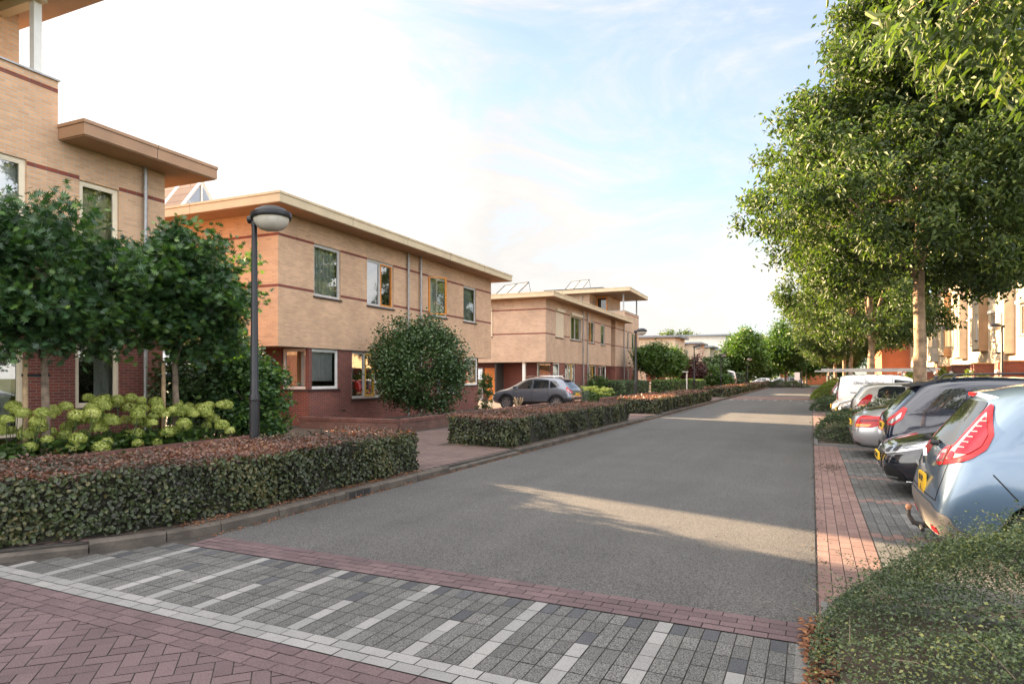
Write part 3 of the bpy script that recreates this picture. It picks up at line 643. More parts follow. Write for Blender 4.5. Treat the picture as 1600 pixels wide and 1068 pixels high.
def solar(y, x, z, wd, ht, tilt, label, two=True, rz=0):
    e = roof_item('solar_collector', label, 'solar panel', y, x, z, 'solar collectors tilted on the flat roofs', rz)
    c, s = math.cos(tilt), math.sin(tilt)
    def P(u, v, o=0): return (u, v * c - o * s * -1 * 0 + 0, v * s + .12 + o)
    for k in range(2 if two else 1):
        a = -wd / 2 + k * wd / 2; b = a + (wd / 2 if two else wd)
        mb = MB(); vs = [P(a + .03, .03), P(b - .03, .03), P(b - .03, ht - .03), P(a + .03, ht - .03)]; mb.add(vs + [(x_, y_, z_ - .06) for x_, y_, z_ in vs], [(0, 1, 2, 3), (4, 7, 6, 5), (0, 4, 5, 1), (1, 5, 6, 2), (2, 6, 7, 3), (3, 7, 4, 0)]); mb.build('panel', SOLM, e)
    mb = MB()
    for u in (-wd / 2, wd / 2) + ((0,) if two else ()):
        mb.tube([P(u, 0), P(u, ht)], .035, 4); mb.tube([P(u, ht), (u, ht * c + .25, 0)], .02, 4); mb.tube([P(u, 0), (u, 0, 0)], .02, 4)
    mb.tube([P(-wd / 2, 0), P(wd / 2, 0)], .03, 4); mb.tube([P(-wd / 2, ht), P(wd / 2, ht)], .03, 4); mb.build('support', BLACK, e)
solar(24.4, -3.4, 6.99, 2.3, 1.5, R(38), 'pair of pale solar panels on the roof of the shuttered house', True, R(-22))
solar(44.6, -5.2, 9.88, 2.3, 1.7, R(42), 'pair of pale solar panels on the highest terrace house roof', True, R(-22))
solar(4.3, -1.7, 6.99, 1.0, .9, R(25), 'single small dark edged solar panel above the nearest orange casements', False, R(-60))
mb = MB()
for k in range(3): mb.box(-6.4 + k * 2.0, -4.5 + k * 2.0, 0, 1.2, .05, .12)
pv = mb.build('flat_solar_row', simple('dark_solar_cells', (.02, .022, .03), .2, .2, 0)); pv.location = hw(43.2, -1.2, 9.9); pv.rotation_euler = (0, 0, HR); tag(pv, 'low row of dark solar panels along the top terrace roof edge', 'solar panel')

# ---------------- further houses on the left ----------------
FBL = simple('blue_grey_fascia', (.20, .22, .25), .5, noise=.05)
WREND = simple('white_render', (.66, .62, .56), .85, noise=.05, nscale=1)
def cream_house(y0, label, x=-14.5, z=6.3, ext=9, wing=6.2, body=9.6, idx=0):
    r = empty('cream_flat_roof_house', (x, y0, 0), 0, label, 'house', 'cream flat roofed houses stepping down the street')
    G = Ax('y', 0); A = Ax('x', 0)
    mb = MB(); wall(mb, G, -ext, 0, 2.6, z, [(-6.5, -1.3, 4.0, 5.3), (-6.2, -4.4, 2.9, 3.0)]); wall(mb, A, 0, wing, 2.6, z, [(1.2, 2.2, 3.3, 5.4), (3.6, 4.9, 3.3, 5.4)])
    mb.quad((-ext, wing, 0), (0, wing, 0), (0, wing, z), (-ext, wing, z)); mb.box(-ext - 2, -2.2, wing, wing + body, 0, z - .2); mb.quad((-ext, 0, 0), (-ext, wing, 0), (-ext, wing, z), (-ext, 0, z))
    mb.build('upper_wall', CREAMW, r)
    mb = MB(); wall(mb, G, -ext, 0, 0, 2.598, [(-3.5, -1, .9, 2.3)]); wall(mb, A, 0, wing, 0, 2.598, [(1.2, 2.4, .2, 2.3), (3.6, 5.2, .8, 2.3)]); mb.build('ground_floor_wall', YBp, r)
    window(r, G, -6.5, -1.3, 4.0, 5.3, fm=WHITE, splits=[-5.1, -4.0, -2.2], curt=(SHUT, [(0, 1, 0)]))
    window(r, A, 1.2, 2.2, 3.3, 5.4, fm=WHITE, curt=(CURT, [(0, .4, 0)])); window(r, A, 3.6, 4.9, 3.3, 5.4, fm=WHITE, curt=(CURT, [(0, .4, 0)]))
    window(r, G, -3.5, -1, .9, 2.3, fm=WHITE, splits=[-2.2]); window(r, A, 3.6, 5.2, .8, 2.3, fm=WHITE)
    mb = MB(); A.box(mb, 1.25, 2.35, .04, .1, .2, 2.28); mb.build('front_door', simple('brown_door%d' % idx, (.10, .04, .03), .5), r)
    mb = MB(); mb.box(-ext - .2, .5, -.5, wing + .3, z, z + .24); mb.box(-ext - 2.2, -1.8, wing + .31, wing + body, z - .19, z + .03); mb.build('roof', FBL, r)
    return r
cream_house(76, 'cream flat roofed house behind the round topped garden tree', idx=0, ext=10)
cream_house(92.5, 'second cream flat roofed house beyond the terrace house, by the dark red shrub', idx=1)
cream_house(104.5, 'third cream flat roofed house in the distant row', idx=2, body=6)
cream_house(116, 'fourth and farthest cream flat roofed house of the distant row', idx=3, body=4)
r = empty('white_block', (-15, 129, 0), 0, 'tall plain white flat roofed block rising behind the cream houses', 'building')
G = Ax('y', 0); mb = MB(); wall(mb, G, -14, 0, 0, 9.6, [(-9.2, -6.0, 6.2, 8.6)]); mb.quad((0, 0, 0), (0, 10, 0), (0, 10, 9.6), (0, 0, 9.6)); mb.quad((-14, 0, 0), (-14, 10, 0), (-14, 10, 9.6), (-14, 0, 9.6)); mb.quad((-14, 10, 0), (0, 10, 0), (0, 10, 9.6), (-14, 10, 9.6)); mb.build('wall', WREND, r)
window(r, G, -9.2, -6, 6.2, 8.6, fm=WHITE, splits=[-8.1, -7], curt=(SHUT, [(0, 1, 0)]))
mb = MB(); mb.box(-14.8, .9, -.9, 10.5, 9.6, 9.85); mb.build('roof', FBL, r)
r = empty('yellow_trimmed_house', (-13.6, 146, 0), 0, 'distant house with yellow fascia peeping out right of the white block', 'house')
mb = MB(); mb.box(-5, 0, 0, 8, 0, 7.6); mb.build('wall', CREAMW, r); mb = MB(); mb.box(-5.4, .5, -.5, 8.5, 7.6, 8.1); mb.build('roof', simple('yellow_fascia', (.6, .38, .08), .6), r)
mb = MB(); mb.box(-3, -1.5, -.03, .0, 5.5, 7); mb.build('window', CARG, r)

# ---------------- terrace on the right ----------------
CRB = simple('terrace_cream_render', (.46, .37, .26), .85, noise=.06, nscale=1.1)  # plain even cream of the terrace walls
BAYM = simple('tan_bay_cladding', (.36, .22, .12), .8, noise=.1, nscale=2)
BAYG = simple('grey_bay_cladding', (.42, .38, .34), .8, noise=.1, nscale=2)
RX = 10.2
def terrace(y0, label, W=6.0, k=0):
    r = empty('terraced_house', (RX, y0, 0), 0, label, 'house', 'cream terraced houses along the right of the street')
    A = Ax('-x', 0); ZT = 9.0
    mb = MB(); wins = [(.7, 1.9, 3.9, 5.6), (.7, 1.9, 6.6, 8.2), (4.85, 5.6, 4.2, 5.8), (4.85, 5.6, 6.6, 8.2)]
    wall(mb, A, 0, W - .01, .1, ZT, [(w_[0], w_[1], w_[2], w_[3]) for w_ in wins] + [(3.6, 4.6, .2, 2.3)]); mb.box(.3, 8, 0, W - .01, ZT - .3, ZT); mb.quad((0, 0, 0), (8, 0, 0), (8, 0, ZT), (0, 0, ZT)); mb.build('front_wall', CRB, r)
    mb = MB(); mb.box(.0, .5, .0, W - .01, -.02, .1); mb.box(3, 3.1, .1, W - .1, .1, ZT - .3); mb.build('plinth', DARKI, r)
    for w_ in wins: window(r, A, *w_, fm=FGREY, curt=(CURTG, [(0, .3, 0)]))
    mb = MB(); q = k % 2
    bm_ = BAYG if q else BAYM; z0b, z1b = (3.35, 8.4) if not q else (3.0, 8.9); ya, yb_ = 2.7, 4.6
    Bx = Ax('-x', -.5); mb = MB(); wall(mb, Bx, ya, yb_, z0b, z1b, [(ya + .3, yb_ - .9, z0b + .7, z0b + 2.4), (ya + .3, yb_ - .9, z0b + 3.1, z0b + 4.6)]); mb.build('bay_front', CRB, r)
    mb = MB(); mb.box(-.5, 0, ya, ya + .04, z0b, z1b); mb.box(-.5, 0, yb_ - .04, yb_, z0b, z1b); mb.box(-.5, 0, ya + .041, yb_ - .041, z0b, z0b + .1); mb.box(-.54, 0, ya - .03, yb_ + .03, z1b + .001, z1b + .08); mb.build('bay_side', bm_, r)
    window(r, Bx, ya + .3, yb_ - .9, z0b + .7, z0b + 2.4, fm=FGREY); window(r, Bx, ya + .3, yb_ - .9, z0b + 3.1, z0b + 4.6, fm=FGREY)
    mb = MB(); mb.box(-.22, 0, 1.0 - .1, 1.9, 5.62, 5.78); mb.build('awning_box', WHITE, r)
    for bx in ((-1.5, 0, 4.75, 5.0), (-1.5, 0, 5.3, W - .25), (-.9, 0, 1.6, 2.9)): mb = MB(); mb.box(*bx, .1, 2.45); mb.build('porch_wall', RB, r)
    mb = MB(); mb.box(-1.6, .0, 4.65, 5.1, 2.452, 2.52); mb.box(-1.0, 0, 1.55, 2.95, 2.452, 2.52); mb.build('porch_cap', BAYM, r)
    mb = MB(); A.box(mb, 3.65, 4.55, .04, .1, .2, 2.28); mb.build('front_door', simple('terrace_door%d' % k, [(.2, .04, .03), (.05, .08, .12), (.6, .5, .35)][k % 3], .5), r)
    mb = MB(); mb.tube([(-.75, 4.9, 1.9), (-.75 + -.8, 4.9, 1.9)], .02, 5); mb.lathe([(0, .12), (.1, .08), (.13, 0), (.1, -.08), (0, -.12)], (-1.62, 4.9, 1.95), 12); mb.build('porch_lamp', WHITE, r, True)
    mb = MB(); mb.box(-.35, 8, -.0, W - .01, ZT + .001, ZT + .25); mb.build('roof', ROOF, r)
    return r
words_ = ['nearest', 'second', 'third', 'fourth', 'fifth', 'sixth', 'seventh']
for k in range(7):
    yk = 35.2 + 6 * k
    r = terrace(yk, f'cream terraced house with projecting bay, {words_[k]} along the row behind the plane trees', k=k)
    if k == 3:
        mb = MB(); A = Ax('y', 5.4); frame_ring(mb, A, -2.2, -.2, 3.9, 5.3, .09, -.03, .03); A.box(mb, -1.24, -1.15, -.03, .03, 3.99, 5.21); f = mb.build('open_sash', simple('green_grey_frame', (.14, .17, .16), .5), r)
        mb = MB(); mb.quad((-2.1, 5.4, 4), (-.3, 5.4, 4), (-.3, 5.4, 5.2), (-2.1, 5.4, 5.2)); mb.build('pane', PANE, f); mb = MB(); mb.box(-1.15, 0, 5.3, 5.5, 5.31, 5.6); mb.build('awning', simple('navy_awning', (.02, .03, .06), .6), r)
r = empty('orange_gable_house', (7.4, 86, 0), 0, 'plain orange brick gable wall rising between the tree trunks', 'house')
ORB = brick('orange_brick', (.52, .13, .05), (.45, .11, .045), (.35, .15, .08))
mb = MB(); mb.box(0, 9, 0, 20, 0, 8.6); mb.build('wall', ORB, r); mb = MB(); mb.box(-.3, 9.3, -.3, 20.3, 8.6, 8.9); mb.build('roof', ROOF, r)
r = empty('cream_terrace_end', (RX, 77.4, 0), 0, 'short cream house between the terrace and the orange gable', 'house')
mb = MB(); A = Ax('-x', 0); wall(mb, A, 0, 8.5, .1, 8.4, [(1, 2, 4, 5.6), (4.5, 6, 4, 5.6)]); mb.quad((0, 0, 0), (8, 0, 0), (8, 0, 8.4), (0, 0, 8.4)); mb.build('front_wall', CRB, r)
window(r, A, 1, 2, 4, 5.6, fm=WHITE); window(r, A, 4.5, 6, 4, 5.6, fm=WHITE); mb = MB(); mb.box(-.3, 8, 0, 8.5, 8.4, 8.6); mb.build('roof', ROOF, r)
r = empty('distant_brick_house', (-3.2, 150, 0), 0, 'small distant orange brick house at the end of the street', 'house')
mb = MB(); mb.box(-3, 6, 0, 8, 0, 3.4); mb.build('wall', ORB, r); mb = MB(); mb.add([(-3.4, -.4, 3.4), (6.4, -.4, 3.4), (6.4, 8.4, 3.4), (-3.4, 8.4, 3.4), (-3.4, 4, 6.6), (6.4, 4, 6.6)], [(0, 1, 5, 4), (2, 3, 4, 5), (0, 4, 3), (1, 2, 5), (0, 3, 2, 1)]); mb.build('roof', TILE, r)
mb = MB(); mb.box(-1.5, 0, -.03, 0, 1, 2.4); mb.build('window', CARG, r)

# low garden walls
def gwall(pts, h, label, t=.22, group='low brick garden walls beside the footway'):
    r = empty('garden_wall', (pts[0][0], pts[0][1], 0), 0, label, 'wall', group); ox, oy = pts[0]
    mb = MB(); mc = MB()
    for (xa, ya), (xb, yb) in zip(pts, pts[1:]):
        d = Vector((xb - xa, yb - ya)); d.normalize(); n_ = Vector((-d.y, d.x)) * t / 2
        for b_, z0, z1, e in ((mb, .05, h - .1, 0), (mc, h - .098, h, .012)):
            n2 = n_ * (1 + e / t * 2); q = [(xa - ox + n2.x, ya - oy + n2.y), (xa - ox - n2.x, ya - oy - n2.y), (xb - ox - n2.x, yb - oy - n2.y), (xb - ox + n2.x, yb - oy + n2.y)]
            b_.add([(x, y, z0) for x, y in q] + [(x, y, z1) for x, y in q], [(4, 5, 6, 7), (0, 1, 5, 4), (1, 2, 6, 5), (2, 3, 7, 6), (3, 0, 4, 7)])
    mb.build('brickwork', RBw, r); mc.build('capping', WB, r)
RBw = brick('garden_wall_brick', (.17, .075, .055), (.11, .05, .04), (.12, .1, .085), stain=.35)
gwall([(-10.35, 2.0), (-10.6, 9.9)], .47, 'low brick wall in front of the green flowered bed')
gwall([(-14.2, 15.1), (-10.75, 15.3), (-11.15, 27.6)], .47, 'low brick wall below the big round shrub')
gwall([(-11.3, 36.6), (-11.8, 52), (-12.5, 74)], .42, 'low brick wall in front of the shuttered house garden')
# ---------------- vegetation ----------------
def basis(n, rg, droop=.3, flat=.6):
    """random leaf frames: tip direction t, side s, normal k"""
    a = rg.uniform(0, 2 * np.pi, n); t = np.stack([np.cos(a), np.sin(a), -droop + rg.normal(0, .45, n)], 1); t /= np.linalg.norm(t, axis=1)[:, None]
    k = rg.normal(0, 1, (n, 3)); k[:, 2] = np.abs(k[:, 2]) + flat; s = np.cross(t, k); s /= np.linalg.norm(s, axis=1)[:, None] + 1e-9; k = np.cross(s, t)
    return t, s, k
RHOMB = (np.array([[0, 0, 0], [.45, .5, .10], [1, 0, -.05], [.45, -.5, .10]]), [(0, 1, 2), (0, 2, 3)])
OVAL = (np.array([[0, 0, 0], [.25, .42, .08], [.7, .38, .06], [1, 0, -.06], [.7, -.38, .06], [.25, -.42, .08]]), [(0, 1, 2, 3), (0, 3, 4, 5)])
_l = [[0, .02], [.2, .06], [.14, .40], [.36, .08], [.42, .58], [.58, .09], [.76, .48], [.76, .07], [1, .0]]
_v = [[x, y, .06 * (y > .3)] for x, y in _l] + [[x, -y, .06 * (y > .3)] for x, y in reversed(_l[:-1])]
OAK = (np.array(_v), [(0, 1, 15, 16), (1, 2, 3), (13, 14, 15), (1, 3, 13, 15), (3, 4, 5), (11, 12, 13), (3, 5, 11, 13), (5, 6, 7), (9, 10, 11), (5, 7, 9, 11), (7, 8, 9)])
def leaf_arrays(pos, size, aspect, tmpl, rg, tone, droop=.3, flat=.6, frames=None):
    n = len(pos); T, F = tmpl; t, s, k = frames if frames is not None else basis(n, rg, droop, flat)
    sz = size * rg.uniform(.7, 1.25, n)
    v = pos[:, None, :] + (t[:, None, :] * T[None, :, 0:1] + s[:, None, :] * T[None, :, 1:2] * aspect + k[:, None, :] * T[None, :, 2:3]) * sz[:, None, None]
    nv = len(T); lp = []; st = []; off = 0
    fl = np.concatenate([np.array(f) for f in F]); ls = np.cumsum([0] + [len(f) for f in F[:-1]])
    loops = (np.arange(n)[:, None] * nv + fl[None, :]).ravel(); starts = (np.arange(n)[:, None] * len(fl) + ls[None, :]).ravel()
    return v.reshape(-1, 3), loops, starts, np.repeat(tone, nv)
def leaf_mesh(name, parts):
    V, L, S, T = [], [], [], []; vo = lo = 0
    for v, l, s, t in parts: V.append(v); L.append(l + vo); S.append(s + lo); T.append(t); vo += len(v); lo += len(l)
    return np_mesh(name, np.concatenate(V), np.concatenate(L), np.concatenate(S), tone=np.clip(np.concatenate(T), 0, 1))
G_PLANE = leaf_mat('plane_leaf', [(.022, .038, .010), (.05, .078, .017), (.085, .12, .025), (.16, .18, .04)], .6, .32)
G_OAK = leaf_mat('oak_leaf', [(.022, .052, .024), (.042, .095, .036), (.08, .16, .035), (.17, .26, .045)], .42, .25)
G_DARK = leaf_mat('evergreen_leaf', [(.022, .048, .018), (.045, .085, .028), (.075, .13, .038)], .35, .15)
G_MID = leaf_mat('garden_leaf', [(.03, .06, .015), (.06, .11, .02), (.10, .17, .03)], .45, .3)
G_LIGHT = leaf_mat('light_leaf', [(.09, .12, .02), (.16, .2, .035), (.24, .27, .05)], .5, .35)
G_BEECH = leaf_mat('hedge_leaf', [(.022, .02, .014), (.032, .042, .018), (.048, .070, .022), (.11, .095, .036)], .4, .2, (1.4, 1.2, .5))
G_RED = leaf_mat('copper_top_leaf', [(.04, .05, .03), (.09, .055, .045), (.16, .075, .062), (.26, .15, .09)], .4, .3, (1.5, 1.0, .5))
G_GC = leaf_mat('groundcover_leaf', [(.028, .045, .02), (.055, .083, .035), (.10, .135, .055), (.24, .24, .07)], .35, .2)
G_PURP = leaf_mat('purple_leaf', [(.04, .012, .014), (.08, .02, .02)], .45, .2)
G_HYD = leaf_mat('hydrangea_petal', [(.26, .30, .07), (.44, .47, .12), (.68, .65, .28)], .6, .35)
G_GREYL = leaf_mat('grey_leaf', [(.08, .11, .09), (.15, .18, .15)], .6, .2)
BROWNL = leaf_mat('fallen_leaf', [(.10, .035, .015), (.18, .07, .03), (.26, .12, .05)], .8, .1)
CORE = simple('shade_core_fill', (.02, .018, .011), .95, noise=.3)  # solid dark filler added inside hedges and mounds to block light

def cluster_points(rg, centers, per, sig):
    c = np.repeat(centers, per, 0); return c + rg.normal(0, 1, c.shape) * sig
def blob_centers(rg, n, c, rad, inner=.45, zmin=None):
    d = rg.normal(0, 1, (n, 3)); d /= np.linalg.norm(d, axis=1)[:, None]; r = rg.uniform(inner ** 2, 1, n) ** .5
    lump = 1 + .13 * np.sin(d[:, 0] * 4.1 + d[:, 2] * 3.3 + c[2]) + .10 * np.sin(d[:, 1] * 6.3 - d[:, 2] * 5.1) ; p = np.array(c) + d * (r * lump)[:, None] * np.array(rad)
    if zmin is not None: p = p[p[:, 2] > zmin]
    return p
def crown(name, mat, parent, centers, per, sig, size, aspect, tmpl, seed, droop=.3, flat=.5, tone_mu=.45, tone_sd=.2, tips=None, cull=None):
    rg = np.random.default_rng(seed); p = cluster_points(rg, centers, per, np.array(sig))
    if cull is not None: p = p[cull(p)]
    ct = np.repeat(rg.normal(0, .12, len(centers)), per)[:len(p)] if cull is None else 0
    tone = np.clip(rg.normal(tone_mu, tone_sd, len(p)) + ct, 0, 1)
    me = leaf_mesh(name, [leaf_arrays(p, size, aspect, tmpl, rg, tone, droop, flat)])
    return link(name, me, mat, parent)
def limbs(mb, rg, base, top, centers, k, r0, n=5):
    idx = rg.choice(len(centers), min(k, len(centers)), replace=False)
    for i in idx:
        c = Vector(centers[i]); tz = rg.uniform(.0, .9); zb = min(base.z + (top.z - base.z) * tz, c.z - .3); zb = max(zb, base.z)
        s = Vector((base.x + (top.x - base.x) * tz, base.y + (top.y - base.y) * tz, zb)); mid = s.lerp(c, .5) + Vector((rg.normal(0, .15), rg.normal(0, .15), rg.uniform(.0, .3)))
        rr = r0 * (1 - .5 * tz); mb.tube([s, s.lerp(mid, .5) + Vector((0, 0, .08)), mid, mid.lerp(c, .6), c], [rr, rr * .8, rr * .55, rr * .35, rr * .12], n, caps=False)

# --- big street trees on the right ---
def plane_tree(loc, label, seed, dense, size, name='plane_tree', rmax=4.5, trunk_r=.185, skip=None, H=15.5, zlo=3.6, per=None):
    t = empty(name, loc, 0, label, 'tree', 'large plane trees in the parking strip'); rg = np.random.default_rng(seed)
    n = dense; z = zlo + (H - zlo) * rg.beta(1.15, 1.35, n); q = (z - zlo) / (H - zlo)
    prof = rmax * np.clip(np.minimum(1.0, .62 + q * 2.4), 0, 1) * np.clip(1.22 - q * 1.18, .06, 1); a = rg.uniform(0, 6.283, n)
    lobes = 1 + .16 * np.sin(3 * a + z * 1.3) + .1 * np.sin(5 * a - z * 2.1 + seed)
    r = prof * lobes * rg.uniform(.06, 1, n) ** .62
    r = np.minimum(r, rmax * 1.0)
    c = np.stack([r * np.cos(a), r * np.sin(a), z - .28 * r / rmax * 1.6], 1)
    if skip is not None: c = c[skip(c)]
    sub = 6; c = np.repeat(c[:max(1, len(c) // 3)], sub, 0) + rg.normal(0, 1, (max(1, len(c) // 3) * sub, 3)) * (.42, .42, .28); rr_ = np.hypot(c[:, 0], c[:, 1]); qq = np.clip((c[:, 2] - zlo) / (H - zlo), 0, 1); lim = rmax * np.minimum(1, .62 + qq * 2.4) * np.clip(1.22 - qq * 1.18, .08, 1) * 1.06 + .1; c = c[(c[:, 2] > zlo - .5) & (rr_ < lim)]
    crown('crown', G_PLANE, t, c, (per or 110) // 2, (.2, .2, .16), size, .46, RHOMB, seed + 1, droop=.75, flat=.5, tone_mu=.38, tone_sd=.24)
    mb = MB(); zz = np.linspace(0, H - 1.5, 12); pts = []; rr = []
    for i, z_ in enumerate(zz):
        pts.append((rg.normal(0, .03) if i > 1 else 0, rg.normal(0, .03) if i > 1 else 0, z_)); f_ = i / 11
        rr.append(trunk_r * (1.3 if i == 0 else 1.0) * (1 - f_ ** .8 * .82) * (1 + .05 * math.sin(i * 2.3)))
    mb.tube(pts, rr, 14); limbs(mb, rg, Vector((0, 0, zlo - .3)), Vector((0, 0, H - 3)), c, 34, .075)
    mb.build('trunk', BARK, t, True)
    return t
T1 = plane_tree((2.6, 20, 0), 'large plane tree with a peeling trunk, first one standing whole in view', 11, 860, .155, per=210, rmax=4.6, zlo=4.35)
T2 = plane_tree((2.6, 36, 0), 'plane tree behind the white van with the ladder', 21, 820, .22, per=100, rmax=4.9, zlo=3.7, H=19)
ordn = ['third', 'fourth', 'fifth', 'sixth', 'seventh', 'eighth']
for k in range(5):
    dup(T2, (2.6 + (.2 if k % 2 else -.1), 52 + 16 * k, 0), 1.3 * (k + 1), f'plane tree, {ordn[k]} whole trunk back along the right side of the street', scale=(.97 + .03 * (k % 3),) * 3)
# the tree at the near end stands right of the frame; its low branches hang into the picture
T0 = plane_tree((2.6, 4.0, 0), 'overhanging plane tree branches at the top right corner', 31, 260, .17, per=60, rmax=3.6, zlo=4.6, H=11,
                skip=lambda c: (c[:, 0] > .1) )
rg = np.random.default_rng(77); bc = []
for (bx, by, bz) in [(-1.35, 2.0, 4.95), (-1.0, 2.2, 4.85), (-.7, 2.3, 4.75), (-.35, 2.5, 4.55), (-.1, 2.2, 4.35), (.2, 2.2, 4.25), (.0, 2.6, 4.6), (.35, 2.5, 4.4), (.5, 2.1, 4.1), (-.6, 2.6, 5.05), (.6, 2.6, 4.9), (-1.2, 2.4, 5.15), (-1.85, 2.45, 4.85), (-1.7, 2.5, 4.7), (-1.5, 2.6, 4.75), (-1.3, 2.7, 4.6), (-1.45, 2.6, 4.95), (-1.15, 2.75, 4.5), (-1.0, 2.8, 4.35), (-.9, 2.9, 4.55), (-.8, 2.9, 4.2), (-1.1, 2.8, 4.8), (-.7, 3.0, 4.4), (-.6, 3.0, 4.1), (-1.3, 2.7, 4.85), (-.9, 2.85, 4.95)]: bc.append((bx, by, bz))
crown('hanging_branch', G_PLANE, T0, np.array(bc), 62, (.18, .18, .12), .125, .36, OVAL, 5, droop=1.2, flat=.3, tone_mu=.55)
ch = [o for o in T0.children if o.name.startswith('hanging')][0]
mb = MB(); 
for c in bc[::2]: mb.tube([(0, 0, 4.2), (c[0] * .5, c[1] * .5, 4.9), c], [.05, .025, .006], 5, caps=False)
mb.build('twig', BARK, ch)

# --- two young oaks with stakes before the nearest house ---
def oak(loc, label, seed, c, rad, stake):
    t = empty('young_oak', loc, 0, label, 'tree', 'young oaks tied to stakes'); rg = np.random.default_rng(seed)
    cs = blob_centers(rg, 210, c, rad, .35); cs = cs[cs[:, 2] > 1.9]
    crown('crown', G_OAK, t, cs, 78, (.15, .15, .13), .125, 1.15, OAK, seed + 1, droop=.35, flat=.35, tone_mu=.36, tone_sd=.2)
    mb = MB(); mb.tube([(0, 0, 0), (.01, .01, .9), (-.01, 0, 1.8), (0, .03, 2.8), (0, 0, 3.9)], [.075, .06, .052, .04, .015], 10); limbs(mb, rg, Vector((0, 0, 1.7)), Vector((0, 0, 3.6)), cs, 26, .028); mb.build('trunk', BARKG, t, True)
    s = empty('tree_stake', (loc[0] + stake[0], loc[1] + stake[1], loc[2]), 0, 'round timber stake holding the ' + ('oak at the left edge of the photo' if seed == 41 else 'oak beside the dark shrub'), 'stake', 'timber stakes of the young oaks')
    mb = MB(); mb.tube([(0, 0, 0), (0, 0, 1.85)], .038, 10); mb.build('post', WOOD, s, True)
    mb = MB(); d = Vector((-stake[0], -stake[1], 0)); mb.tube([Vector((0, 0, 1.6)) - d.normalized() * .05, d + Vector((0, 0, 1.6)) + d.normalized() * .07], .028, 6); mb.build('strap', BLACK, s)
oak((-11.2, 6.15, .12), 'young oak with pale trunk standing among green flower heads, left edge', 41, (-.05, -.1, 3.12), (1.25, 1.8, 1.25), (-.12, -.22))
oak((-11.35, 8.6, .12), 'young oak with two ties, nearer to the street lamp', 51, (.0, .15, 3.15), (1.25, 1.38, 1.3), (-.1, -.18))

# --- shrubs ---
def shrub(name, loc, label, cat, mat, c_rad, n, per, size, seed, tmpl=OVAL, aspect=.8, inner=.6, trunk=None, group=None, cz=None, tone_mu=.4, sig=None, stems=5, droop=.2, tone_sd=.22):
    t = empty(name, loc, 0, label, cat, group); rg = np.random.default_rng(seed); cz = c_rad[2] if cz is None else cz
    cs = blob_centers(rg, n, (0, 0, cz), c_rad, inner); cs = cs[cs[:, 2] > .04]
    sg = sig or min(c_rad) * .13
    crown('foliage', mat, t, cs, per, (sg,) * 3, size, aspect, tmpl, seed + 1, droop=droop, flat=.5, tone_mu=tone_mu, tone_sd=tone_sd, cull=lambda p: p[:, 2] > .02)
    mb = MB()
    if trunk: mb.tube([(0, 0, 0), (0, 0, cz)], [trunk, trunk * .8], 8)
    z0 = cz - c_rad[2] * .5 if trunk else 0
    limbs(mb, rg, Vector((0, 0, max(z0, .02))), Vector((0, 0, cz)), cs, stems * 3, trunk * .5 if trunk else .02); mb.build('trunk' if trunk else 'stem', BARKG, t)
    return t
shrub('round_evergreen', (-12.2, 18.6, .12), 'large round evergreen shrub covering the lower windows of the tan house', 'shrub', G_DARK, (1.62, 1.7, 1.62), 360, 85, .085, 61, inner=.72, cz=1.92, tone_mu=.5, sig=.16)
shrub('dark_shrub', (-12.9, 10.9, .12), 'tall dark shrub behind the second young oak', 'shrub', G_DARK, (1.3, 1.15, 1.25), 220, 80, .1, 62, inner=.6, tone_mu=.35, sig=.18)
shrub('dark_shrub', (-11.8, 10.9, .12), 'bright edged leafy shrub touching the street lamp pole', 'shrub', G_OAK, (.85, .8, 1.15), 110, 60, .1, 63, inner=.5, tone_mu=.5)
shrub('climbing_plant', (-11.6, 22.3, .12), 'thin climbing plant right of the round evergreen', 'plant', G_MID, (.35, .35, .95), 50, 22, .08, 64, inner=.2, tone_mu=.25)
rg = np.random.default_rng(5)
mb = MB()
for k in range(14):
    a = rg.uniform(0, 6.28); mb.tube([(0, 0, 0), (.1 * math.cos(a), .1 * math.sin(a), .35), (.22 * math.cos(a), .22 * math.sin(a), .5 + .2 * rg.random())], [.012, .02, .03], 5)
o = mb.build('dry_grass_tuft', WOOD); o.location = (-11.7, 25.6, .1); tag(o, 'dry pale plume tuft in front of the grey crossover', 'plant')

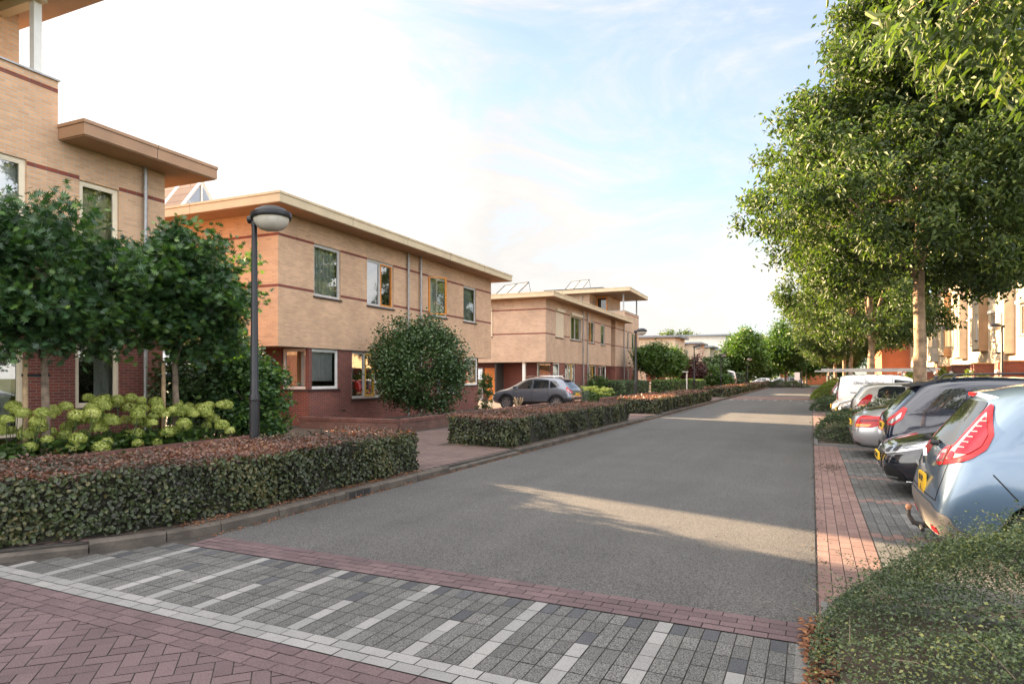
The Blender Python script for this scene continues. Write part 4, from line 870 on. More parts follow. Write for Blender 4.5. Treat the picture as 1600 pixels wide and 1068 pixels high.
# --- hydrangeas ---
HEADT = RHOMB
def hydrangea(name, loc, label, spread, heads, seed, group, hr=.115, hmin=.45, hmax=1.16):
    t = empty(name, loc, 0, label, 'plant', group); rg = np.random.default_rng(seed)
    n = 520; p = np.stack([rg.uniform(-spread[0], spread[0], n), rg.uniform(-spread[1], spread[1], n), rg.uniform(.02, hmin + .12, n)], 1)
    me = leaf_mesh('leaf', [leaf_arrays(p, .13, .8, OVAL, rg, np.clip(rg.normal(.3, .2, n), 0, 1), .3, .7)]); link('foliage', me, G_MID, t)
    mb = MB()
    for k in range(heads):
        x, y = rg.uniform(-spread[0], spread[0]), rg.uniform(-spread[1], spread[1]); z = rg.uniform(hmin, hmax) + .12 * (-x / spread[0]) ; R0 = hr * rg.uniform(.72, 1.25)
        d = rg.normal(0, 1, (420, 3)); d /= np.linalg.norm(d, axis=1)[:, None]; d[:, 2] *= .78; d = d[d[:, 2] > -.5]; m = len(d)
        q = np.array([x, y, z]) + d * R0 * rg.uniform(.8, 1.06, (m, 1))
        dn = d / np.linalg.norm(d, axis=1)[:, None]; tt = np.cross(dn, rg.normal(0, 1, (m, 3))); tt /= np.linalg.norm(tt, axis=1)[:, None]; ss = np.cross(dn, tt)
        base = np.clip(rg.normal(.4, .16), 0, 1)
        hm = leaf_mesh('flower_head', [leaf_arrays(q - tt * R0 * .13, R0 * .27, 1.0, RHOMB, rg, np.clip(rg.normal(base, .22, m), 0, 1), frames=(tt, ss, dn))])
        link('flower_head', hm, G_HYD, t); mb.tube([(x * .6, y * .6, .02), (x, y, z - R0 * .4)], .006, 4, caps=False)
    mb.build('stem', G_MIDS, t)
G_MIDS = simple('green_stem', (.05, .08, .025), .6)
hl = ['at the far left edge of the photo', 'around the pale trunk of the left oak', 'below the ground floor window of the nearest house', 'between the window and the second oak', 'around the second oak and its stake', 'at the end of the bed beside the lamp']
for k in range(6):
    hydrangea('hydrangea', (-11.35, 4.9 + k * .82, .12), 'lime green flowering hydrangea ' + hl[k], (.62, .46), [25, 21, 19, 24, 22, 19][k], 100 + k, 'hydrangeas behind the low wall')
for k, (hx, hy) in enumerate([(-12.6, 38.6), (-12.7, 41.0), (-12.9, 46.5)]):
    hydrangea('garden_hydrangea', (hx, hy, .12), ['pale hydrangea in front of the shuttered house, nearest the crossover', 'pale hydrangea in the middle of the shuttered house garden', 'pale hydrangea close to the second street lamp'][k], (.9, 1.0), 34, 130 + k, 'hydrangeas before the shuttered house', .12, .5, .9)

# --- clipped hedges ---
def hedge(poly, h, label, seed, dens=620, size=.06, name='clipped_hedge', side=G_BEECH, topm=G_RED, group='clipped copper hedges along the kerb', z0=.1, wave=.03):
    ox, oy = poly[0]; t = empty(name, (ox, oy, z0), 0, label, 'hedge', group); rg = np.random.default_rng(seed); P = np.array(poly, float) - (ox, oy); n = len(P)
    area2 = sum(P[i][0] * P[(i + 1) % n][1] - P[(i + 1) % n][0] * P[i][1] for i in range(n)); sgn = 1 if area2 > 0 else -1
    pts = []; nr = []
    for i in range(n):
        a, b = P[i], P[(i + 1) % n]; e = b - a; L = np.linalg.norm(e); k = int(L * h * dens * 1.5); u = rg.uniform(0, 1, k); z = rg.uniform(0.02, h, k); nn = np.array([e[1], -e[0]]) / L * sgn
        xy = a + e * u[:, None]; bulge = wave * (np.sin(xy[:, 0] * 5 + xy[:, 1] * 3.1) + np.sin(xy[:, 1] * 7.3 + z * 6)) - rg.exponential(.05, k) + .03 - .05 * np.exp(-z * 9)
        pts.append(np.column_stack([xy + nn * bulge[:, None], z])); nr.append(np.repeat([[nn[0], nn[1], .35]], k, 0))
    sp = np.concatenate(pts); sn = np.concatenate(nr)
    lo, hi = P.min(0), P.max(0); k = int((hi[0] - lo[0]) * (hi[1] - lo[1]) * dens * 1.7); q = rg.uniform(lo, hi, (k, 2)); ins = np.zeros(k, bool)
    for i in range(n):
        a, b = P[i], P[(i + 1) % n]; c = (a[1] > q[:, 1]) != (b[1] > q[:, 1]); xx = a[0] + (q[:, 1] - a[1]) * (b[0] - a[0]) / (b[1] - a[1] + 1e-9); ins ^= c & (q[:, 0] < xx)
    q = q[ins]; k = len(q); tz = h + .02 + wave * .8 * (np.sin(q[:, 0] * 4 + q[:, 1] * 2.2) + np.sin(q[:, 1] * 6.1)) * .6 - rg.exponential(.03, k) + (rg.random(k) < .05) * rg.uniform(0, .1, k)
    tp = np.column_stack([q, tz]); tn = np.repeat([[0, 0, 1.]], k, 0)
    def frames(nrm):
        m = len(nrm); kk = nrm + rg.normal(0, .55, (m, 3)); kk /= np.linalg.norm(kk, axis=1)[:, None]; tt = np.cross(kk, rg.normal(0, 1, (m, 3))); tt /= np.linalg.norm(tt, axis=1)[:, None]; return tt, np.cross(kk, tt), kk
    patch = .18 * np.sin(sp[:, 1] * 2.3 + sp[:, 0] * 3) + .12 * np.sin(sp[:, 1] * 5.1 + sp[:, 2] * 7)
    m1 = leaf_mesh('side', [leaf_arrays(sp, size, .82, OVAL, rg, np.clip(rg.normal(.5, .24, len(sp)) + patch, 0, 1), frames=frames(sn))]); link('side_foliage', m1, side, t)
    patch = .2 * np.sin(tp[:, 1] * 1.7 + 1) + .12 * np.sin(tp[:, 0] * 6)
    m2 = leaf_mesh('top', [leaf_arrays(tp, size * .85, .7, OVAL, rg, np.clip(rg.normal(.5, .27, len(tp)) + patch, 0, 1), frames=frames(tn))]); link('top_foliage', m2, topm, t)
    c = P.mean(0); Q = [tuple(c + (p - c) * (1 - .09 / max(np.linalg.norm(p - c), .3))) for p in P]; mb = MB(); mb.add([(x, y, .0) for x, y in Q] + [(x, y, h - .07) for x, y in Q], [tuple(range(n, 2 * n))] + [(i, (i + 1) % n, n + (i + 1) % n, n + i) for i in range(n)]); mb.build('shade_core', CORE, t)
    return t
hedge([(-10.2, 2.1), (-8.8, 2.22), (-7.72, 2.66), (-6.97, 3.3), (-6.5, 3.9), (-6.2, 4.6), (-6.08, 5.6), (-6.1, 9.25), (-7.65, 9.3), (-7.75, 5.0), (-8.2, 4.3), (-9.2, 3.8), (-10.1, 3.6)], .64, 'nearest clipped hedge, running in from the left edge of the photo', 201, 1450, .047)
hedge([(-6.15, 12.95), (-6.12, 23.2), (-7.9, 23.2), (-7.95, 13.3)], .64, 'clipped hedge between the two driveways, red leaves on top', 202, 800, .056)
hedge([(-6.1, 27.6), (-6.1, 37.3), (-7.8, 37.3), (-7.8, 27.6)], .64, 'third clipped hedge, at the foot of the second street lamp', 203, 300, .085)
hedge([(-6.1, 38.2), (-6.1, 44.6), (-7.8, 44.6), (-7.8, 38.2)], .66, 'short clipped hedge just before the speed table', 204, 200, .1)
for k, (a, b) in enumerate([(52, 62), (64.5, 71), (73.5, 80), (82.5, 90), (93, 108)]):
    hedge([(-6.1, a), (-6.1, b), (-7.8, b), (-7.8, a)], .7, 'distant clipped hedge, ' + ['first', 'second', 'third', 'fourth', 'last'][k] + ' beyond the speed table', 205 + k, 90, .15)
hedge([(-11.9, 43.2), (-11.9, 51.5), (-14.3, 51.5), (-14.3, 43.2)], 1.25, 'dark green boxy hedge behind the second street lamp', 220, 160, .1, 'garden_hedge', G_DARK, G_DARK, 'garden hedges')
hedge([(-10.6, 54), (-10.6, 73), (-12.3, 73), (-12.3, 54)], 1.25, 'mid green hedge beside the thin white post', 221, 110, .12, 'garden_hedge', G_MID, G_MID, 'garden hedges')
hedge([(-9.0, 96), (-9.0, 108), (-13, 108), (-13, 96)], 2.1, 'tall dark hedge right of the parked white camper', 222, 60, .2, 'garden_hedge', G_DARK, G_DARK, 'garden hedges')

# --- planting islands on the right ---
def groundcover(loc, rad, h, label, seed, n, size, mat=G_GC, name='groundcover_shrub', twigs=40, tone_mu=.42, arch=.1, cull=None, pw=2.6, box=.75):
    t = empty(name, loc, 0, label, 'shrub', 'low spreading shrubs in the planting islands'); rg = np.random.default_rng(seed)
    a = rg.uniform(0, 6.283, n); q = rg.uniform(0, 1, n) ** .5; x = q * rad[0] * np.cos(a); y = q * rad[1] * np.sin(a)
    sq = lambda v, p: np.sign(v) * np.abs(v) ** p
    x = sq(np.cos(a), box) * q * rad[0]; y = sq(np.sin(a), box) * q * rad[1]
    prof = h * (1 - q ** pw) ** .6 * (1 + .16 * np.sin(x * 2.9 + seed) + .14 * np.sin(y * 3.7 + x * 1.3) + .07 * np.sin(x * 9 + y * 7))
    z = prof - rg.exponential(.05, n) + rg.random(n) ** 8 * .16
    p = np.column_stack([x, y, np.maximum(z, .015)])
    if cull is not None: p = p[cull(p)]
    tone = np.clip(rg.normal(tone_mu, .22, len(p)) + .18 * np.sin(p[:, 0] * 4.1 + p[:, 1] * 2.7) + .1 * np.sin(p[:, 1] * 9), 0, 1)
    m = leaf_mesh('f', [leaf_arrays(p, size, .55, RHOMB, rg, tone, -.25, .5)]); link('foliage', m, mat, t)
    # leafy shoots sticking out
    V = []; mb = MB()
    for k in range(twigs):
        b = Vector(p[rg.integers(len(p))]); out = Vector((b.x / rad[0], b.y / rad[1], 0)); L = rg.uniform(.12, .3)
        d = (out * .7 + Vector((rg.normal(0, .45), rg.normal(0, .45), rg.uniform(.15, .8)))).normalized(); pts = [b, b + d * L * .5, b + d * L + Vector((0, 0, -.03))]
        mb.tube(pts, [.002, .0018, .001], 4, caps=False)
        for s in np.linspace(.1, 1, 16): V.append(b + d * L * s + Vector(rg.normal(0, .008, 3)))
    if V:
        V = np.array([tuple(v) for v in V]); m = leaf_mesh('s', [leaf_arrays(V, size, .5, RHOMB, rg, np.clip(rg.normal(tone_mu + .15, .2, len(V)), 0, 1), -.2, .4)]); s = link('shoot', m, mat, t); mb.build('twig', BARKG, s)
    mb = MB(); prof_ = [(1.0 * .93, 0), (.86, h * .2), (.7, h * .33), (.4, h * .4), (0, h * .42)]; mb.lathe([(r_, z_) for r_, z_ in prof_], (0, 0, 0), 24); c = mb.build('shade_core', CORE, t, True); c.scale = (rad[0] * .93, rad[1] * .93, 1)
    return t
groundcover((2.78, 3.68, .02), (2.8, 2.1), .70, 'large spreading small leaved shrub filling the bottom right corner', 301, 260000, .0195, twigs=420, pw=4.5, box=.55, tone_mu=.36)
groundcover((1.75, 19.5, .03), (1.7, 1.9), .85, 'rounded green shrub mound at the foot of the largest trunk', 302, 26000, .05, twigs=120, tone_mu=.35)
groundcover((1.6, 35.4, .03), (1.7, 1.9), .75, 'dark green shrub mound beside the white van', 303, 12000, .08, twigs=40, tone_mu=.25)
groundcover((1.7, 51.4, .03), (1.8, 2.0), 1.15, 'tall yellowish shrub mound where the speed table begins', 304, 12000, .1, mat=G_LIGHT, twigs=40, tone_mu=.4)

# --- garden trees further along on the left ---
shrub('globe_tree', (-13.2, 58.5, .1), 'round headed bright green tree on a short trunk near the terrace house', 'tree', G_MID, (1.5, 1.5, 1.15), 150, 90, .2, 71, inner=.6, trunk=.12, cz=3.1, tone_mu=.45, sig=.3)
shrub('globe_tree', (-12.8, 64.5, .1), 'second round headed tree, lighter green, right of the first', 'tree', G_MID, (1.35, 1.35, 1.05), 130, 80, .2, 72, inner=.6, trunk=.11, cz=3.0, tone_mu=.65, sig=.3)
shrub('purple_shrub', (-12.6, 74, .1), 'dark red leaved shrub before the cream houses', 'shrub', G_PURP, (1.8, 2, 1.9), 120, 60, .22, 73, inner=.5)
shrub('garden_shrub', (-11.3, 79, .1), 'tall mid green shrub beyond the white post', 'shrub', G_MID, (1.5, 2, 1.6), 120, 60, .22, 74, inner=.5, tone_mu=.4)
shrub('garden_shrub', (-11.2, 86, .1), 'dark tree shaped shrub in front of the farthest cream houses', 'shrub', G_DARK, (1.6, 2, 2.1), 140, 60, .25, 75, inner=.5, tone_mu=.9)
shrub('garden_shrub', (-9.2, 79.5, .1), 'clipped round bush in front of the white camper', 'shrub', G_MID, (1.0, 1.0, .95), 90, 60, .15, 76, inner=.6, tone_mu=.4)
shrub('grey_shrub', (-12.6, 35.9, .1), 'grey green feathery shrub behind the crossover', 'shrub', G_GREYL, (.75, .8, .55), 60, 40, .12, 77, inner=.4, tmpl=RHOMB, aspect=.25)
shrub('garden_shrub', (-13.6, 43.2, .1), 'loose green shrub below the last window of the shuttered house', 'shrub', G_MID, (.9, 1.2, .8), 70, 50, .12, 78, inner=.4, tone_mu=.35)
def street_tree(loc, label, rad, cz, seed, mat=G_LIGHT, n=320, per=70, size=.32, tm=.3, group='trees at the far end of the street'):
    return shrub('street_tree', loc, label, 'tree', mat, rad, n, per, size, seed, inner=.3, trunk=.2, cz=cz, tone_mu=tm, sig=.5, group=group)
street_tree((-9.4, 104, .1), 'broad green tree standing left of the far street lamps', (3.0, 3.0, 3.6), 5.0, 81, G_MID, tm=.6)
street_tree((-3.8, 112, 0), 'slender trunked tree in the island at the end of the street', (3.2, 3.2, 3.4), 6.2, 82, G_MID, tm=.5)
e_ = street_tree
for k, (x, y, rd, cz, lb) in enumerate([(-20, 150, 4.5, 6, 'distant tree left of the street end'), (-8.5, 134, 4.2, 5, 'distant round tree closing the view, left one'), (-1.0, 138, 4.2, 5.5, 'distant tree closing the view, middle one'), (5, 140, 5, 6, 'distant tree closing the view behind the parked cars'), (-30, 160, 6, 8, 'treetop showing above the white block'), (-3.5, 165, 6, 6, 'far tall tree behind the little brick house')]):
    street_tree((x, y, 0), lb, (rd, rd, rd * .9), cz, 90 + k, [G_MID, G_PLANE, G_MID][k % 3], n=180, per=60, size=.45, tm=.5)
shrub('rose_bush', (8.4, 44, .1), 'loose flowering bush before the terrace, right of the largest trunk', 'shrub', G_LIGHT, (.7, 1.2, .9), 60, 40, .12, 96, inner=.3, tone_mu=.2)
shrub('rose_bush', (8.3, 52, .1), 'yellow green bush before the terrace, left of the largest trunk', 'shrub', G_LIGHT, (.8, 2.2, 1.0), 90, 50, .14, 97, inner=.3, tone_mu=.3)
shrub('rose_bush', (8.2, 66, .1), 'bush with orange flowers before the far terrace houses', 'shrub', G_LIGHT, (.8, 2.5, 1.2), 80, 50, .16, 98, inner=.3, tone_mu=.2)

# --- fallen leaves in the gutters ---
def litter(name, pts, size, seed, mat=BROWNL):
    rg = np.random.default_rng(seed); p = np.array(pts); n = len(p); tt = rg.normal(0, 1, (n, 3)); tt[:, 2] *= .15; tt /= np.linalg.norm(tt, axis=1)[:, None]; kk = np.repeat([[0, 0, 1.]], n, 0) + rg.normal(0, .2, (n, 3)); ss = np.cross(kk, tt); ss /= np.linalg.norm(ss, axis=1)[:, None]
    m = leaf_mesh(name, [leaf_arrays(p, size, .6, RHOMB, rg, rg.uniform(0, 1, n), frames=(tt, ss, np.cross(tt, ss)))])
    return tag(link(name, m, mat), kind='stuff')
rg = np.random.default_rng(9); pts = []
for y in rg.uniform(4.6, 46, 2600): pts.append((-5.8 + abs(rg.normal(0, .05)), y, .012 + rg.uniform(0, .01)))
for y in rg.uniform(4.6, 9.1, 700): pts.append((-6.05 + rg.normal(0, .06), y, .115))
for y in rg.uniform(12.9, 13.6, 160): pts.append((rg.uniform(-7.6, -6), y, .11))
litter('gutter_leaves', pts, .035, 10)
pts = [(-.02 + abs(rg.normal(0, .1)) - .05 * rg.random(), rg.uniform(3.2, 4.9), .014 + rg.uniform(0, .03)) for _ in range(480)]
litter('fallen_leaves', pts, .05, 11)
pts = [(abs(rg.normal(.02, .05)), y, .012) for y in rg.uniform(5, 30, 500)] + [(rg.normal(.3, .12), rg.normal(13.4, .35), .015) for _ in range(260)] + [(rg.uniform(-1, 2), rg.uniform(5, 16), .012) for _ in range(150)]
litter('leaf_scraps', pts, .03, 12, SOIL)
# ---------------- cars ----------------
PNT = dict(blue=paint('light_blue_paint', (.11, .17, .25), .4, .3), black=paint('black_paint', (.008, .010, .016), .0, .15), navy=paint('dark_navy_paint', (.006, .010, .026), 0, .16),
           silver=paint('silver_paint', (.46, .46, .47), .6, .3), beige=paint('champagne_paint', (.50, .47, .43), .5, .32), grey=paint('blue_grey_paint', (.15, .165, .20), .6, .28),
           white=paint('white_car_paint', (.72, .71, .70), 0, .3), red=paint('red_car_paint', (.42, .02, .02), .1, .3), dgrey=paint('dark_grey_paint', (.04, .042, .05), .5, .28))
CGL = simple('car_glass', (.015, .018, .02), .02, noise=0, spec=.9)
REDL = simple('red_lamp_lens', (.42, .006, .010), .22, noise=.2, nscale=30)
REDD = simple('dark_red_lens', (.20, .004, .014), .2, noise=.25, nscale=40)
ORL = simple('amber_lens', (.8, .25, .02), .2, noise=.1, coat=1)
CLRL = simple('clear_lamp_lens', (.36, .35, .36), .12, .6, .25, 40, coat=1)
CHR = simple('chrome', (.75, .75, .76), .12, 1, 0)
PLT = simple('yellow_plate', (.80, .48, .02), .4, noise=.05)
DKP = simple('dark_plate_letters', (.02, .02, .02), .5)
GAPM = simple('panel_gap', (.006, .006, .007), .8)
TRIM = simple('grey_bumper_plastic', (.17, .155, .14), .5, noise=.08)
ARCH = simple('wheel_arch_dark', (.008, .008, .008), .9)
ALLOY = simple('alloy_rim', (.50, .50, .51), .3, .8, .05)

def ring(st):
    X, Z, Wd = st                     # (low, mid, mid2, belt, top)
    xl, xm, x2, xb, xt = X; zb, zm, z2, zbe, zt = Z; wl, wm, w2, wb, wt = Wd
    g = min(.085, (zt - zbe) * .38)
    return [(xl, 0, zb), (xl, .72 * wl, zb), (xl, wl, zb + .07), (xm, wm, zm), (x2, w2, z2), (xb, wb, zbe), (xb + (xt - xb) * .92, wt * 1.06, zt - g), (xt, .82 * wt, zt - g * .12), (xt, 0, zt + .012)]
def S(x, zb, zbe, zt, w_, wt, xt=None, xl=None, xm=None):
    xt = x if xt is None else xt; h = zbe - zb
    return ((x if xl is None else xl, x if xm is None else xm, x, x, xt), (zb, zb + .34 * h, zb + .68 * h, zbe, zt), (.93 * w_, w_, w_ * .995, w_ * .955, wt))
def car_mesh(stations, wheels, wr, depth=.28):
    rings = [ring(s) for s in stations]; n = len(rings[0]); v = []; f = []
    m = 2 * n - 2                   # full ring
    def full(r): return r + [(x, -y, z) for x, y, z in reversed(r[1:-1])]
    R_ = [full(r) for r in rings]
    for r in R_: v += r
    for i in range(len(R_) - 1):
        for k in range(m): f.append((i * m + k, i * m + (k + 1) % m, (i + 1) * m + (k + 1) % m, (i + 1) * m + k))
    for e, sg in ((0, -1), (len(R_) - 1, 1)):
        base = e * m; mids = {}
        for k in range(1, n - 1):
            p = R_[e][k]; mids[k] = len(v); v.append((p[0] + sg * .035, 0, p[2]))
            # intermediate columns keep the end panel flat and its corners tight
        b0, bt = base, base + n - 1
        L_ = lambda k: base + k; Rr = lambda k: base + (m - k) % m
        cols_l, cols_r = {}, {}
        for k in range(1, n - 1):
            p = R_[e][k]; cols_l[k] = len(v); v.append((p[0] + sg * .022, p[1] * .72, p[2])); cols_r[k] = len(v); v.append((p[0] + sg * .022, -p[1] * .72, p[2]))
        for k in range(1, n - 2):
            f.append((L_(k), L_(k + 1), cols_l[k + 1], cols_l[k])); f.append((cols_l[k], cols_l[k + 1], mids[k + 1], mids[k]))
            f.append((mids[k], mids[k + 1], cols_r[k + 1], cols_r[k])); f.append((cols_r[k], cols_r[k + 1], Rr(k + 1), Rr(k)))
        f.append((b0, L_(1), cols_l[1], mids[1])); f.append((b0, mids[1], cols_r[1], Rr(1)))
        f.append((bt, mids[n - 2], cols_l[n - 2], L_(n - 2))); f.append((bt, Rr(n - 2), cols_r[n - 2], mids[n - 2]))
    me = bpy.data.meshes.new('body'); me.from_pydata(v, [], f); bm = bmesh.new(); bm.from_mesh(me); bmesh.ops.recalc_face_normals(bm, faces=bm.faces); bm.to_mesh(me); bm.free()
    ca = me.attributes.new('crease_edge', 'FLOAT', 'EDGE'); m_ = m; belt = {5, m_ - 5}; roofe = {6, m_ - 6}; low = {2, m_ - 2}; tot = len(R_) * m_
    for e_ in me.edges:
        p_, q_ = e_.vertices
        if p_ < tot and q_ < tot and p_ % m_ == q_ % m_:
            k_ = p_ % m_
            ca.data[e_.index].value = .55 if k_ in belt else (.25 if k_ in roofe else (.3 if k_ in low else 0))
    o = bpy.data.objects.new('tmp', me); COL.objects.link(o); sd = o.modifiers.new('s', 'SUBSURF'); sd.levels = sd.render_levels = 3
    me.materials.append(GAPM); me.materials.append(ARCH)
    dg = bpy.context.evaluated_depsgraph_get(); full_me = bpy.data.meshes.new_from_object(o.evaluated_get(dg))
    bm = bmesh.new(); bm.from_mesh(full_me); bvh = BVHTree.FromBMesh(bm); bm.free()
    cutters = []
    for wx in wheels:
        for s in (-1, 1):
            mb = MB(); cy = []; nn = 32
            for yy in (s * (1.2), s * (max(.5, .93 - depth - .08))):
                for q in range(nn): a = 6.28318 * q / nn; cy.append((wx + (wr + .055) * math.cos(a), yy, wr + (wr + .055) * math.sin(a)))
            mb.add(cy, [tuple(range(nn)), tuple(reversed(range(nn, 2 * nn)))] + [(q, q + nn, (q + 1) % nn + nn, (q + 1) % nn) for q in range(nn)])
            cm = mb.mesh('c'); bmm = bmesh.new(); bmm.from_mesh(cm); bmesh.ops.recalc_face_normals(bmm, faces=bmm.faces); bmm.to_mesh(cm); bmm.free()
            cm.materials.append(GAPM); cm.materials.append(ARCH); cm.polygons.foreach_set('material_index', [1] * len(cm.polygons))
            c = bpy.data.objects.new('cut', cm); COL.objects.link(c); cutters.append(c)
            b = o.modifiers.new('b', 'BOOLEAN'); b.operation = 'DIFFERENCE'; b.object = c; b.solver = 'EXACT'
    dg = bpy.context.evaluated_depsgraph_get(); dg.update(); out = bpy.data.meshes.new_from_object(o.evaluated_get(dg))
    for c in cutters + [o]: bpy.data.objects.remove(c)
    out.polygons.foreach_set('use_smooth', [True] * len(out.polygons))
    bm = bmesh.new(); bm.from_mesh(out)
    for e in bm.edges:
        if len(e.link_faces) == 2 and (e.calc_face_angle(0) > R(42) or e.link_faces[0].material_index != e.link_faces[1].material_index): e.smooth = False
    bm.to_mesh(out); bm.free(); out.materials.clear(); return out, bvh

def poly_round(pts, r=.04, k=4):
    out = []; n = len(pts)
    for i in range(n):
        p = Vector(pts[i]); a = Vector(pts[i - 1]); b = Vector(pts[(i + 1) % n]); da = (a - p); db = (b - p); q = min(r, da.length * .45, db.length * .45)
        p0 = p + da.normalized() * q; p1 = p + db.normalized() * q
        for j in range(k + 1): t = j / k; out.append(tuple((p0 * (1 - t) ** 2 + p * 2 * t * (1 - t) + p1 * t * t)[:]))
    return out
def project(bvh, poly, yaw, mat, name, parent, off=.006, h=.05, thick=.004, rr=.03, org=(2, 0)):
    """lay a panel (outline in a plane seen along 'yaw') onto the curved body; it follows the surface and has its own thickness"""
    poly = poly_round(poly, rr) if rr else poly
    d = Vector((math.cos(yaw), math.sin(yaw), 0)); s_ = Vector((-d.y, d.x, 0)); o0 = Vector((org[0], org[1], 0)) - d * 6
    pts = []; n = len(poly)
    for i in range(n):
        a, b = Vector(poly[i]), Vector(poly[(i + 1) % n]); k = max(1, int((b - a).length / h)); pts += [tuple((a + (b - a) * j / k)[:]) for j in range(k)]
    nb = len(pts); xs = [p[0] for p in pts]; zs = [p[1] for p in pts]
    def inside(x, z):
        c = False
        for i in range(nb):
            (xa, za), (xb, zb) = pts[i], pts[(i + 1) % nb]
            if (za > z) != (zb > z) and x < xa + (z - za) * (xb - xa) / (zb - za): c = not c
        return c
    gx = min(xs) + h / 2; inner = []
    while gx < max(xs):
        gz = min(zs) + h / 2
        while gz < max(zs):
            if inside(gx, gz): inner.append((gx, gz))
            gz += h
        gx += h
    res = delaunay_2d_cdt([Vector(p) for p in pts + inner], [(i, (i + 1) % nb) for i in range(nb)], [], 1, 1e-5)
    vs = []
    for p in res[0]:
        o_ = o0 + s_ * p[0] + Vector((0, 0, p[1])); hit = bvh.ray_cast(o_, d)
        if hit[0] is None:
            q = bvh.find_nearest(o_ + d * 6); loc, nor = q[0], q[1]
        else: loc, nor = hit[0], hit[1]
        if nor.dot(d) > 0: nor = -nor
        vs.append((loc, nor))
    top = [l + nn * off for l, nn in vs]; bot = [l + nn * (off - thick) for l, nn in vs]; m = len(vs)
    mb = MB(); mb.add([tuple(t) for t in top + bot], [tuple(f) for f in res[2]])
    cnt = {}
    for f in res[2]:
        for i in range(len(f)): e = (f[i], f[(i + 1) % len(f)]); cnt[tuple(sorted(e))] = cnt.get(tuple(sorted(e)), []) + [e]
    for k_, e in cnt.items():
        if len(e) == 1: a, b = e[0]; mb.add([top[a], top[b], bot[b], bot[a]], [(0, 1, 2, 3)])
    me = mb.mesh(name, True)
    return link(name, me, mat, parent)
SIDE_L, REAR, FRONT = -math.pi / 2, 0.0, math.pi      # looking along -y (car's left side, +y), +x (rear), -x (front)
def side(bvh, poly, mat, name, root, both=True, **k):
    """poly in (x, z) on the flank; left flank is +y"""
    a = project(bvh, [(x - 2, z) for x, z in poly], -math.pi / 2, mat, name, root, **k)
    if both: project(bvh, [(-(x - 2), z) for x, z in poly], math.pi / 2, mat, name, root, **k)
    return a
def rear(bvh, poly, mat, name, root, mirror=False, **k):     # poly (y, z)
    a = project(bvh, poly, 0.0, mat, name, root, **k)
    if mirror: project(bvh, [(-y, z) for y, z in poly], 0.0, mat, name, root, **k)
    return a
def front(bvh, poly, mat, name, root, mirror=False, **k):
    a = project(bvh, [(-y, z) for y, z in poly], math.pi, mat, name, root, **k)
    if mirror: project(bvh, poly, math.pi, mat, name, root, **k)
    return a
def strip(pts, wd):
    """thin outline along a polyline"""
    up, dn = [], []
    for i, p in enumerate(pts):
        a = Vector(pts[max(i - 1, 0)]); b = Vector(pts[min(i + 1, len(pts) - 1)]); t = (b - a).normalized(); nrm = Vector((-t.y, t.x)) * wd / 2
        up.append(tuple((Vector(p) + nrm)[:])); dn.append(tuple((Vector(p) - nrm)[:]))
    return up + dn[::-1]
def smooth_arc(pts, k=6):
    out = []
    P = [Vector(p) for p in pts]; P = [P[0] * 2 - P[1]] + P + [P[-1] * 2 - P[-2]]
    for i in range(1, len(P) - 2):
        for j in range(k):
            t = j / k; a, b, c, d = P[i - 1:i + 3]; out.append(tuple((.5 * ((2 * b) + (c - a) * t + (2 * a - 5 * b + 4 * c - d) * t * t + (3 * b - a - 3 * c + d) * t ** 3))[:]))
    return out + [tuple(P[-2][:])]
def wheel(root, x, y, r, wd=.2, spokes=9, rimf=.68):
    s = 1 if y > 0 else -1
    M = Matrix.Rotation(R(-90) * s, 4, 'X')
    mb = MB(); mb.lathe([(rimf * r, -wd / 2), (.93 * r, -wd / 2), (r, -wd * .36), (r, wd * .36), (.93 * r, wd / 2), (rimf * r, wd / 2)], (0, 0, 0), 32, 0, M)
    w_ = mb.build('wheel', RUB, root, True); w_.location = (x, y, r)
    mb = MB(); R0 = rimf * r; mb.lathe([(R0 * 1.01, wd * .46), (R0 * .93, wd * .47), (R0 * .9, wd * .3), (R0 * .9, -wd * .3)], (0, 0, 0), 32, 0, M); mb.lathe([(0, wd * .36), (R0 * .2, wd * .36), (R0 * .24, wd * .25)], (0, 0, 0), 16, 0, M)
    for k in range(spokes):
        a = 6.28318 * k / spokes; ca, sa = math.cos(a), math.sin(a); t = .034 * r / .33; q = [(R0 * .15, -t), (R0 * .93, -t * .75), (R0 * .93, t * .75), (R0 * .15, t)]
        vs = [M @ Vector((u * ca - v * sa, u * sa + v * ca, z)) for z in (wd * .38, wd * .24) for u, v in q]; mb.add([tuple(v) for v in vs], [(0, 1, 2, 3), (7, 6, 5, 4), (0, 4, 5, 1), (1, 5, 6, 2), (2, 6, 7, 3), (3, 7, 4, 0)])
    mb.build('rim', ALLOY, w_, True)
    mb = MB(); mb.lathe([(0, -.02), (R0 * .9, -.02)], (0, 0, 0), 24, 0, M); mb.build('brake_disc', ARCH, w_)
    return w_
FONT = {}
def text_mesh(txt, size, name, mat, parent, loc, rot, ext=.002, shear=0):
    cu = bpy.data.curves.new(name, 'FONT'); cu.body = txt; cu.size = size; cu.extrude = ext; cu.align_x = 'CENTER'; cu.align_y = 'CENTER'; cu.shear = shear
    o = bpy.data.objects.new('t', cu); COL.objects.link(o); dg = bpy.context.evaluated_depsgraph_get(); me = bpy.data.meshes.new_from_object(o.evaluated_get(dg)); bpy.data.objects.remove(o)
    me.materials.clear(); o = link(name, me, mat, parent); o.location = loc; o.rotation_euler = rot; return o
